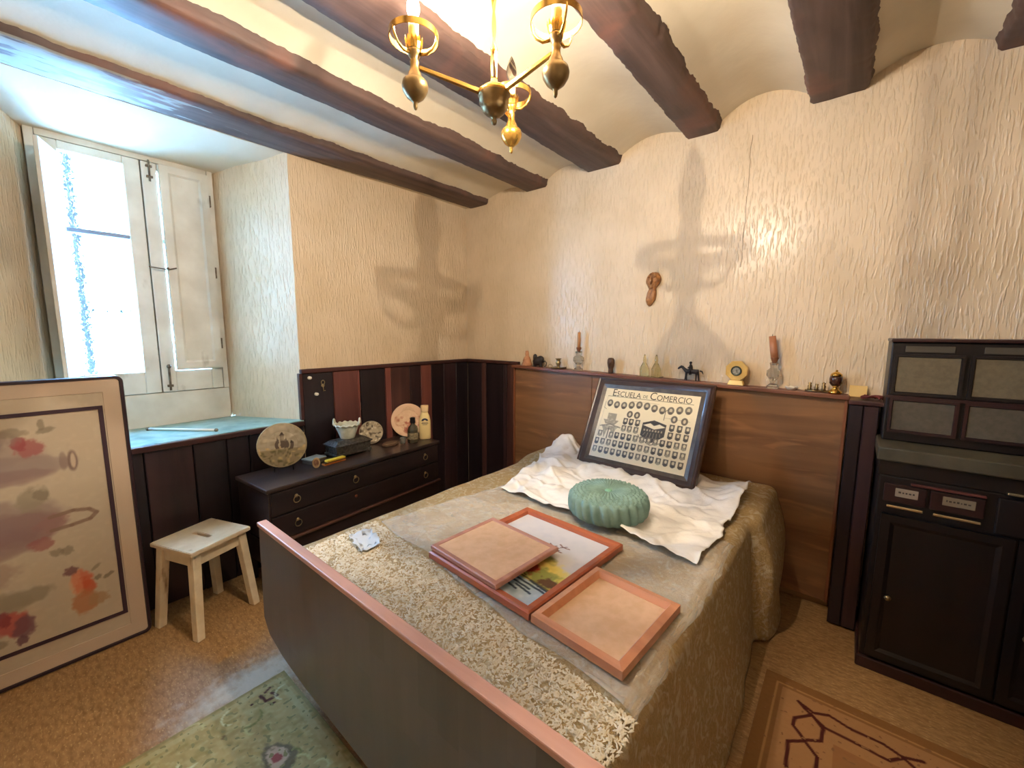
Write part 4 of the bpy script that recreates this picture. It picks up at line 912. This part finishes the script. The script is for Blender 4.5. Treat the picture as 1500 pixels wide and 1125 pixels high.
# local: x 0..0.80 to the right, y 0 = front, + to the wall
B().box(0, .80, .004, .42, .03, .90, .006).done('carcass', CW, cb)
B().box(-.01, .81, -.012, .42, .0, .055, .006).done('plinth', CW2, cb)
for x0, x1 in ((.02, .395), (.405, .78)):
    d_ = B().box(x0, x1, -.012, .004, .075, .735, .004).done('door', CW, cb)
    B().frame(x0, x1, .075, .735, [(.0, 0), (.0, .006), (.03, .006), (.045, 0)]).done('door_moulding', CW, d_, M4=Matrix(((1, 0, 0, 0), (0, 0, -1, -.012), (0, 1, 0, 0), (0, 0, 0, 1))))
    B().lathe([(0, 0), (.006, 0), (.006, .008), (.012, .014), (.010, .022), (0, .024)], 14, Matrix.Translation((x0 + .05, -.018, .372)) @ Matrix.Rotation(PI / 2, 4, 'X')).done('knob', RING, d_, smooth=True)
CH = M('chrome', (220, 206, 170), rough=.25, metal=.9)
# recorders on the shelf above the doors
for k, (x0, x1) in enumerate(((.02, .15), (.16, .31))):
    d_ = B().box(x0, x1, -.010, .004, .79, .868, .003).done('drawer', CW2, cb)
    B().box(x0 + .035, x1 - .025, -.0125, -.010, .818, .854, .002).done('label_plate', M('label_card_%d' % k, (176, 160, 136) if k == 0 else (140, 124, 100), rough=.5), d_)
    b = B(); rr = random.Random(k); x = x0 + .045
    while x < x1 - .04: ww = .003 + rr.random() * .006; b.box(x, x + ww, -.0131, -.0124, .834, .839 + .003 * rr.random()); x += ww + .004
    b.done('label_writing', INKM, d_)
    B().box(x0 + .012, x1 - .006, -.020, -.004, .768, .779, .003).done('chrome_strip', CH, cb)
B().box(.10, .31, -.016, .004, .874, .882, .002).done('rail', wood('rail_red', (110, 62, 54), (90, 48, 42), 'x', rough=.3), cb)
B().box(.34, .78, -.014, .004, .745, .885, .004).done('drawer', CW, cb); B().box(.355, .43, -.030, -.010, .905, .915, .003).done('chrome_strip', CH, cb)
B().box(-.005, .805, .0, .42, .90, .965, .003).done('shelf_board', CW, cb)
B().box(-.015, .815, -.022, .42, .966, 1.022, .006).done('top', GY, cb)
# upper part
hz0, hz1 = 1.024, 1.462
B().box(0, .80, .15, .42, hz0, hz1, .005).done('upper_case', CW, cb)
B().box(-.004, .804, .135, .42, hz1, hz1 + .014, .004).done('upper_top', CW2, cb)
for i, x in enumerate((.025, .255, .485)):
    x1 = x + .19
    for j, (z0, z1) in enumerate(((1.245, 1.398), (1.075, 1.205))):
        B().frame(x - .012, x1 + .012, z0 - .012, z1 + .012, [(0, 0), (0, .014), (.010, .014), (.014, .004), (.014, 0)]).done('panel_frame', CW2 if j else CW, cb, M4=Matrix(((1, 0, 0, 0), (0, 0, -1, .15), (0, 1, 0, 0), (0, 0, 0, 1))))
        B().box(x, x1, .1425, .150, z0, z1, .001).done('panel', BG if j == 0 else M('beige_panel_grey', (84, 76, 64), (74, 68, 56), scale=60, rough=.6), cb)
    B().box(x + .02, x1 - .02, .144, .150, 1.418, 1.445, .002).done('name_strip', M('strip_grey', (70, 64, 54), rough=.5), cb)
B().box(.0, .80, .138, .15, 1.214, 1.228, .002).done('rail', CW2, cb)
# wardrobe at the right wall, only its front edge in view
wr = thing('wardrobe', 'dark wardrobe at the right wall, only its lower edge showing beside the cabinet', 'wardrobe', (3.42, -1.20, 0))
B().box(0, .60, 0, .42, .06, 1.95, .008).done('carcass', K, wr); B().box(-.006, .6, .0, .42, 0, .06, .004).done('plinth', K, wr)
for y0, y1 in ((.01, .205), (.215, .41)):
    d_ = B().box(-.02, -.001, y0, y1, .08, 1.92, .004).done('door', PM, wr); B().ball((-.032, y1 - .02 if y0 < .1 else y0 + .02, 1.0), .012).done('knob', RING, d_, smooth=True)

# ================================================================== CHANDELIER
BR_ = M('polished_brass', (214, 172, 88), (196, 150, 70), scale=15, rough=.24, metal=.9); BD = M('dull_brass', (150, 126, 84), (120, 98, 64), scale=20, rough=.36, metal=.8); WXM = M('candle_sleeve', (240, 208, 120), rough=.5)
CX, CY = 1.954, -1.789
ch = thing('chandelier', 'brass three-armed chandelier with candle bulbs hanging from the beamed ceiling', 'chandelier', (CX, CY, 2.160))
B().lathe([(0, -.055), (.006, -.052), (.009, -.044), (.006, -.036), (.014, -.032), (.030, -.020), (.040, -.006), (.038, .0), (.044, .006), (.043, .020), (.047, .026), (.045, .036), (.030, .048), (.012, .056), (.010, .07), (.0, .07)], 32, fn=lambda p, a, j: (p[0] * (1 + (.03 * math.cos(a * 12) if 4 < j < 9 else 0)), p[1] * (1 + (.03 * math.cos(a * 12) if 4 < j < 9 else 0)), p[2])).done('hub', BD, ch, smooth=True)
B().lathe([(.0465, .026), (.048, .031), (.046, .037), (.030, .0495), (.013, .0575)], 32, cap=False).done('hub_cap', BR_, ch, smooth=True)
b = B(); zz = np.linspace(.07, .56, 60)
for s in (0, PI):
    b.tube([(.0065 * math.cos(s + 1.2 * math.sin(z * 22)), .0065 * math.sin(s + 1.2 * math.sin(z * 22)), z) for z in zz], .0038, 6)
for z in (.15, .29, .43): b.ball((0, 0, z), (.011, .011, .008), 10)
b.done('stem', BR_, ch, smooth=True)
B().lathe([(0, .54), (.02, .54), (.05, .575), (.055, .60), (0, .60)], 28).done('ceiling_cup', BR_, ch, smooth=True)
EM = bpy.data.materials.new('lit_bulb'); EM.use_nodes = True; N = EM.node_tree.nodes; N.remove(N['Principled BSDF']); e = N.new('ShaderNodeEmission')
e.inputs[0].default_value = (*BULB_RGB, 1); e.inputs[1].default_value = 9; _t = N.new('ShaderNodeBsdfTransparent'); _x = N.new('ShaderNodeMixShader'); _x.inputs[0].default_value = .25
EM.node_tree.links.new(_t.outputs[0], _x.inputs[1]); EM.node_tree.links.new(e.outputs[0], _x.inputs[2]); EM.node_tree.links.new(_x.outputs[0], N['Material Output'].inputs[0])
FIL = bpy.data.materials.new('filament'); FIL.use_nodes = True; N = FIL.node_tree.nodes; N.remove(N['Principled BSDF']); e = N.new('ShaderNodeEmission')
e.inputs[0].default_value = (*BULB_RGB, 1); e.inputs[1].default_value = BULB_POWER; FIL.node_tree.links.new(e.outputs[0], N['Material Output'].inputs[0])
CLB = M('unlit_bulb', (214, 206, 190), rough=.02, trans=1.0)
for k, (hx_, hy_) in enumerate(((1.8334, -1.9814), (2.1681, -1.7866), (1.8612, -1.5981))):
    dx, dy = hx_ - CX, hy_ - CY; dl_ = math.hypot(dx, dy); ux_, uy_ = dx / dl_, dy / dl_
    b = B(); p0, p1 = Vector((ux_ * .04, uy_ * .04, .030)), Vector((dx - ux_ * .012, dy - uy_ * .012, .062)); sd = Vector((-uy_, ux_, 0))
    b.hexa([p0 - sd * .007 - Vector((0, 0, .006)), p1 - sd * .005 - Vector((0, 0, .0045)), p1 + sd * .005 - Vector((0, 0, .0045)), p0 + sd * .007 - Vector((0, 0, .006))], [p0 - sd * .007 + Vector((0, 0, .006)), p1 - sd * .005 + Vector((0, 0, .0045)), p1 + sd * .005 + Vector((0, 0, .0045)), p0 + sd * .007 + Vector((0, 0, .006))], .0015)
    b.done('arm', BR_, ch)
    T = Matrix.Translation((dx, dy, 0))
    h = B().lathe([(0, -.050), (.004, -.047), (.006, -.040), (.006, -.030), (.010, -.027), (.024, -.016), (.034, .000), (.036, .012), (.033, .024), (.030, .027), (.022, .032), (.017, .046), (.013, .052), (.011, .066), (.013, .074), (.010, .080), (.016, .090), (.019, .098), (.018, .104), (.0, .104)], 28, T).done('lamp_holder', BD if k < 2 else BR_, ch, smooth=True)
    b = B()
    for i in range(14):                     # the little crown round the candle
        a = 2 * PI * i / 14; a1, a2 = a - .19, a + .19
        b._add([(dx + .019 * math.cos(a1), dy + .019 * math.sin(a1), .103), (dx + .019 * math.cos(a2), dy + .019 * math.sin(a2), .103), (dx + .023 * math.cos(a2), dy + .023 * math.sin(a2), .118), (dx + .026 * math.cos(a), dy + .026 * math.sin(a), .132), (dx + .023 * math.cos(a1), dy + .023 * math.sin(a1), .118)], [(0, 1, 2, 3, 4)])
    b.done('crown', BR_, h, solid=.0012)
    b = B(); rr_ = .066; zr = .137
    for z0 in (zr,):
        vs = []; nn_ = 40
        for i in range(nn_):
            a = 2 * PI * i / nn_; c, s = math.cos(a), math.sin(a)
            vs += [(dx + (rr_ - .001) * c, dy + (rr_ - .001) * s, z0 - .008), (dx + (rr_ + .001) * c, dy + (rr_ + .001) * s, z0 - .008), (dx + (rr_ + .001) * c, dy + (rr_ + .001) * s, z0 + .008), (dx + (rr_ - .001) * c, dy + (rr_ - .001) * s, z0 + .008)]
        b._add(vs, [(i * 4 + j, i * 4 + (j + 1) % 4, ((i + 1) % nn_) * 4 + (j + 1) % 4, ((i + 1) % nn_) * 4 + j) for i in range(nn_) for j in range(4)])
    b.done('ring_band', BR_, h, auto=40)
    for i in range(3):
        a = 2 * PI * i / 3 + .5 + k; c, s = math.cos(a), math.sin(a)
        b = B(); b.tube([(dx + r * c, dy + r * s, z) for r, z in ((.017, .092), (.035, .090), (.052, .100), (.063, .117), (.0655, .134))], [.0045, .004, .0035, .003, .003], 6); b.done('ring_strap', BR_, h, smooth=True)
    B().lathe([(.0135, .104), (.0135, .168), (.011, .171), (0, .171)], 20, T).done('candle_sleeve', WXM, h, smooth=True)
    bz = .171
    if k < 2: B().ball((dx, dy, bz + .036), .005, 10).done('filament', FIL, h)
    B().lathe([(0, bz), (.009, bz), (.012, bz + .012), (.0175, bz + .030), (.0175, bz + .042), (.013, bz + .062), (.006, bz + .078), (.002, bz + .086), (0, bz + .087)], 20, T).done('bulb', EM if k < 2 else CLB, h, smooth=True)

# ================================================================== ORNAMENTS ON THE LEDGE
LY = -.052
def on(x): return (x, LY, zl(x) + .0005)
t = thing('figurine', 'small terracotta bell-shaped figurine at the corner end of the ledge', 'figurine', on(.75))
B().lathe([(0, 0), (.042, 0), (.044, .012), (.032, .035), (.036, .04), (.022, .072), (.014, .078), (.016, .10), (.012, .122), (0, .125)], 20).done('body', M('terracotta', (196, 142, 104), (176, 120, 84), scale=40, rough=.7), t, smooth=True)
t = thing('toy_camel', 'small black lumpy animal figure second along the ledge', 'figurine', on(.862))
BK = M('black_iron', (34, 28, 28), rough=.5)
b = B(); b.ball((0, 0, .045), (.05, .03, .036)); b.ball((-.028, 0, .075), (.018, .02, .028)); b.ball((.025, 0, .06), (.035, .024, .03)); b.tube([(.03, 0, .03), (.03, 0, .0)], .014); b.tube([(-.03, .0, .03), (-.03, 0, 0)], .016); o = b.done('body', BK, t, smooth=True)
md = o.modifiers.new('one_skin', 'REMESH'); md.mode = 'VOXEL'; md.voxel_size = .004; md.use_smooth_shade = True
B().tube([(.045, 0, .035), (.07, 0, .05), (.085, 0, .035), (.08, 0, .012), (.065, 0, .004)], .004, 6).done('tail', BK, t, smooth=True)
t = thing('chamber_candlestick', 'low brass chamber candlestick with a wide saucer on the ledge', 'candlestick', on(1.058))
B().lathe([(0, 0), (.05, 0), (.062, .008), (.064, .012), (.058, .011), (.045, .006), (0, .006)], 28).done('saucer', BD, t, smooth=True)
B().lathe([(.018, .006), (.010, .014), (.012, .022), (.020, .04), (.021, .05), (.014, .056), (.018, .072), (.026, .076), (.022, .079), (.012, .07), (0, .068)], 20).done('stem', BD, t, smooth=True)
B().tube([(-.055 - .018 + .018 * math.cos(a), 0, .014 + .016 * math.sin(a)) for a in np.linspace(0, 2 * PI, 14)[:-1]], .003, 6, close=True).done('ring_handle', BD, t, smooth=True)
CRY = M('crystal', (238, 230, 214), rough=.04, trans=.93, spec=.7)
for x, lab, hgt, lean, cc in ((1.238, 'cut glass candlestick with a thin brown candle, standing nearer the corner', .285, .0, (172, 116, 66)), (2.49, 'cut glass candlestick with a thicker brown candle, beside the octagonal clock', .29, -.02, (160, 104, 70))):
    t = thing('glass_candlestick', lab, 'candlestick', on(x), group='glass candlesticks on the ledge')
    k = 1.0 if x < 2 else .88
    B().lathe([(0, 0), (.036 * k, 0), (.034 * k, .012), (.014 * k, .028), (.020 * k, .046), (.040 * k, .072), (.038 * k, .098), (.018 * k, .114), (.026 * k, .138), (.024 * k, .142), (.010, .13), (0, .13)], 12).done('holder', CRY, t)
    b = B(); b.lathe([(0, .131), (.006, .133), (.016, .156), (.021, .170), (.014, .174), (0, .174)], 12); b.done('wax_drip', M('wax_brown', (118, 74, 48), rough=.5), t)
    r = .012 if x < 2 else .019
    B().tube([(0, 0, .166), (lean * .4, 0, .21), (lean, 0, hgt)], [r, r * .98, r * .9], 14).done('candle', M('candle_brown', cc, rough=.5), t, smooth=True)
    B().tube([(lean, 0, hgt), (lean + .001, 0, hgt + .01)], .0015, 5).done('wick', BK, t)
t = thing('carved_figure', 'small dark carved wooden head standing on the ledge above the class photograph', 'figurine', on(1.502))
DWd = M('carved_dark', (86, 58, 34), (58, 38, 24), scale=50, rough=.5, bump=.6, bscale=60)
b = B(); b.lathe([(0, 0), (.016, 0), (.018, .01), (.017, .03), (.023, .05), (.027, .075), (.026, .095), (.018, .108), (0, .11)], 18, fn=lambda p, a, j: (p[0], p[1] * .8, p[2])); b.done('body', DWd, t, smooth=True)
b = B(); b.ball((0, -.022, .066), (.006, .008, .014)); b.ball((-.010, -.018, .08), .005); b.ball((.010, -.018, .08), .005); b.ball((0, -.02, .044), (.01, .005, .004)); b.done('face', DWd, t, smooth=True)
t = thing('decanter', 'pair of pale greenish glass bottles on one tray on the ledge', 'decanter', on(1.785))
YG = M('pale_yellow_glass', (242, 228, 182), rough=.06, trans=.9, spec=.6)
for s in (-.038, .042):
    o = B().lathe([(0, .006), (.028, .006), (.031, .02), (.030, .055), (.016, .085), (.009, .10), (.012, .108), (.010, .125), (.004, .148), (0, .15)], 18, Matrix.Translation((s, 0, 0))).done('bottle', YG, t, smooth=True)
B().box(-.078, .082, -.034, .034, 0, .0055, .002).done('tray', YG, t)
# horse and rider
t = thing('horse_figurine', 'small black iron horse and rider silhouette figurine on the ledge', 'figurine', on(2.052))
b = B(); b.tube([(-.038, 0, .060), (-.01, 0, .057), (.025, 0, .058), (.042, 0, .060)], [.013, .015, .014, .012], 8)
b.tube([(-.035, 0, .062), (-.052, 0, .078), (-.060, 0, .088)], [.012, .009, .008], 8); b.tube([(-.058, 0, .088), (-.075, 0, .078), (-.084, 0, .070)], [.009, .007, .005], 8)
for x, dx_, yy in ((-.034, -.006, .007), (-.028, .002, -.007), (.036, .008, .007), (.030, .0, -.007)): b.tube([(x, yy, .055), (x + dx_ * .4, yy, .03), (x + dx_, yy, .0)], [.008, .005, .0045], 6)
b.tube([(.048, 0, .064), (.062, 0, .060), (.070, 0, .042)], [.006, .005, .002], 6)
b.tube([(-.006, 0, .066), (-.006, 0, .085), (-.007, 0, .100)], [.012, .012, .008], 8); b.ball((-.008, 0, .112), .009); b.tube([(-.006, .012, .09), (-.022, .008, .08)], .004, 6); b.tube([(-.006, -.012, .09), (-.022, -.008, .08)], .004, 6)
for yy in (.014, -.014): b.tube([(-.004, yy, .068), (-.010, yy, .05), (-.006, yy, .036)], [.007, .005, .004], 6)
o = b.done('body', BK, t, smooth=True); md = o.modifiers.new('one_skin', 'REMESH'); md.mode = 'VOXEL'; md.voxel_size = .0022; md.use_smooth_shade = True
# clock
t = thing('table_clock', 'yellowish octagonal alarm clock with a small dark dial on a pale foot', 'clock', on(2.306))
YC = M('clock_onyx', (226, 186, 108), (206, 162, 84), scale=18, rough=.3)
b = B(); b.hexa([(-.042, -.026, 0), (.042, -.026, 0), (.042, .026, 0), (-.042, .026, 0)], [(-.034, -.02, .026), (.034, -.02, .026), (.034, .02, .026), (-.034, .02, .026)], .002); b.done('foot', M('clock_foot', (244, 214, 132), rough=.35), t)
MX = Matrix.Translation((0, 0, .083)) @ Matrix.Rotation(PI / 2, 4, 'X')
b = B(); b.prism([(.062 * math.cos(2 * PI * (k + .5) / 8), .062 * math.sin(2 * PI * (k + .5) / 8)) for k in range(8)], -.018, .018, .004); b.done('case', YC, t, M4=MX)
B().lathe([(0, .0185), (.027, .0185), (.029, .021), (.026, .0235), (.023, .021), (0, .021)], 24).done('bezel', M('dial_green', (70, 74, 60), rough=.3, metal=.3), t, smooth=True, M4=MX)
B().lathe([(0, .0216), (.020, .0216)], 20, cap=False).done('dial', M('dial_face', (186, 180, 160), (120, 120, 108), scale=90, rough=.4), t, M4=MX)
b = B(); b.box(-.001, .001, 0, .013, .022, .0226); b.box(0, .010, -.001, .001, .022, .0226); b.done('hands', BK, t, M4=MX)
t = thing('porcelain_dish', 'tiny white shell dish lying on the ledge', 'dish', on(2.58))
B().lathe([(0, 0), (.018, 0), (.030, .014), (.032, .018), (.028, .015), (.015, .005), (0, .005)], 20, fn=lambda p, a, j: (p[0], p[1], p[2] + (.003 * math.cos(a * 7) if 1 < j < 5 else 0))).done('shell', M('porcelain', (230, 220, 200), rough=.3), t, smooth=True)
t = thing('brass_trinket', 'cluster of small dark brass toy figures next to the gilt cup', 'figurine', on(2.69))
b = B(); b.tube([(-.05, 0, .006), (.05, 0, .006)], .006, 8); b.done('base_bar', BD, t, smooth=True)
for x, h in ((-.03, .052), (.0, .045), (.03, .055)):
    b = B(); b.lathe([(0, .010), (.012, .010), (.008, .02), (.010, h * .6), (.005, h * .72), (.008, h * .9), (0, h)], 10, Matrix.Translation((x, 0, 0))); b.done('figure', BD, t, smooth=True)
t = thing('gilt_cup', 'shiny gold and dark egg-shaped bell standing at the cabinet end of the ledge', 'ornament', on(2.768))
GO = M('gold', (226, 180, 92), rough=.15, metal=1)
B().lathe([(0, 0), (.026, 0), (.030, .006), (.028, .014), (.014, .024), (.010, .034), (.018, .042), (0, .042)], 24).done('foot', GO, t, smooth=True)
B().lathe([(0, .0425), (.020, .0425), (.028, .055), (.029, .078), (.026, .092), (0, .092)], 24).done('bowl', M('dark_lacquer', (62, 34, 24), rough=.12, coat=.8), t, smooth=True)
B().lathe([(.0265, .0925), (.024, .102), (.012, .112), (.005, .115), (.006, .122), (0, .125)], 24).done('lid', GO, t, smooth=True)
t = thing('card', 'plain small ochre card leaning on the wall at the cabinet end', 'card', (2.86, -.05, 1.179))
B().box(-.035, .035, -.001, .001, 0, .062).done('sheet', M('ochre_card', (206, 172, 104), rough=.7), t, M4=Matrix.Rotation(-.5, 4, 'X'))
t = thing('rosary', 'dark red cord rosary heaped on the pier beside the cabinet', 'rosary', (2.915, -.11, 1.1785))
b = B(); rr = random.Random(9)
b.tube([(.035 * math.cos(a * 1.0) + .008 * math.sin(a * 3.3), .03 * math.sin(a * 1.3), .006 + .012 * abs(math.sin(a * 1.7))) for a in np.linspace(0, 19, 120)], .0035, 6); b.done('cord', M('dark_red', (96, 36, 34), rough=.6), t, smooth=True)
# carved mask on the wall
t = thing('wall_mask', 'brown carved wooden mask hanging alone on the pale back wall', 'mask', (1.757, -.002, 1.785))
MK = M('mask_wood', (176, 122, 72), (112, 70, 38), scale=26, st=(1, 1, .5), rough=.45, bump=.6, bscale=40, dist=1.5)
pts = []
b = B(); rows = []
for j in range(25):
    v = j / 24; z = .108 - .216 * v
    cx = .010 - .028 * max(0, v - .35) * 1.2; hw = .050 * math.sqrt(max(0, 1 - ((v - .27) / .28) ** 2)) if v < .30 else .050 - .026 * min(1, (v - .30) / .2)
    if v > .5: hw = .024 + .010 * math.sin((v - .5) / .5 * PI) - .012 * max(0, v - .85) / .15
    if v > .93: hw *= math.sqrt(max(.02, 1 - ((v - .93) / .07) ** 2))
    if j == 0: hw = .006
    rows.append([(cx + hw * math.sin(u), -.003 - (.8 * hw) * math.cos(u) * (1 + .15 * math.sin(u * 9 + v * 20)), z + .004 * math.sin(u * 5)) for u in np.linspace(-PI / 2, PI / 2, 15)])
b.grid(rows); b.done('face', MK, t, smooth=True, solid=.004)
b = B(); b.tube([(.010, -.042, .07), (.008, -.052, .045), (.004, -.05, .03)], [.006, .009, .007], 8); b.tube([(-.02, -.036, .078), (-.008, -.045, .074)], .005, 6); b.tube([(.022, -.045, .074), (.038, -.036, .078)], .005, 6); b.tube([(-.008, -.03, .006), (.012, -.032, .006)], .005, 6); b.done('features', MK, t, smooth=True)

# rod lying on the sill
t = tag(B().tube([(-.385, -2.283, SZ + .009), (-.045, -2.03, SZ + .009)], .007, 10).done('rod', M('white_rod', (222, 220, 206), rough=.4), smooth=True), 'thin white rod lying across the green window sill', 'rod')
e1 = B().ball((-.385, -2.283, SZ + .009), .011, 10).done('end_cap', MT['rust'], t, smooth=True); e2 = B().ball((-.045, -2.03, SZ + .009), .011, 10).done('end_cap', MT['rust'], t, smooth=True)
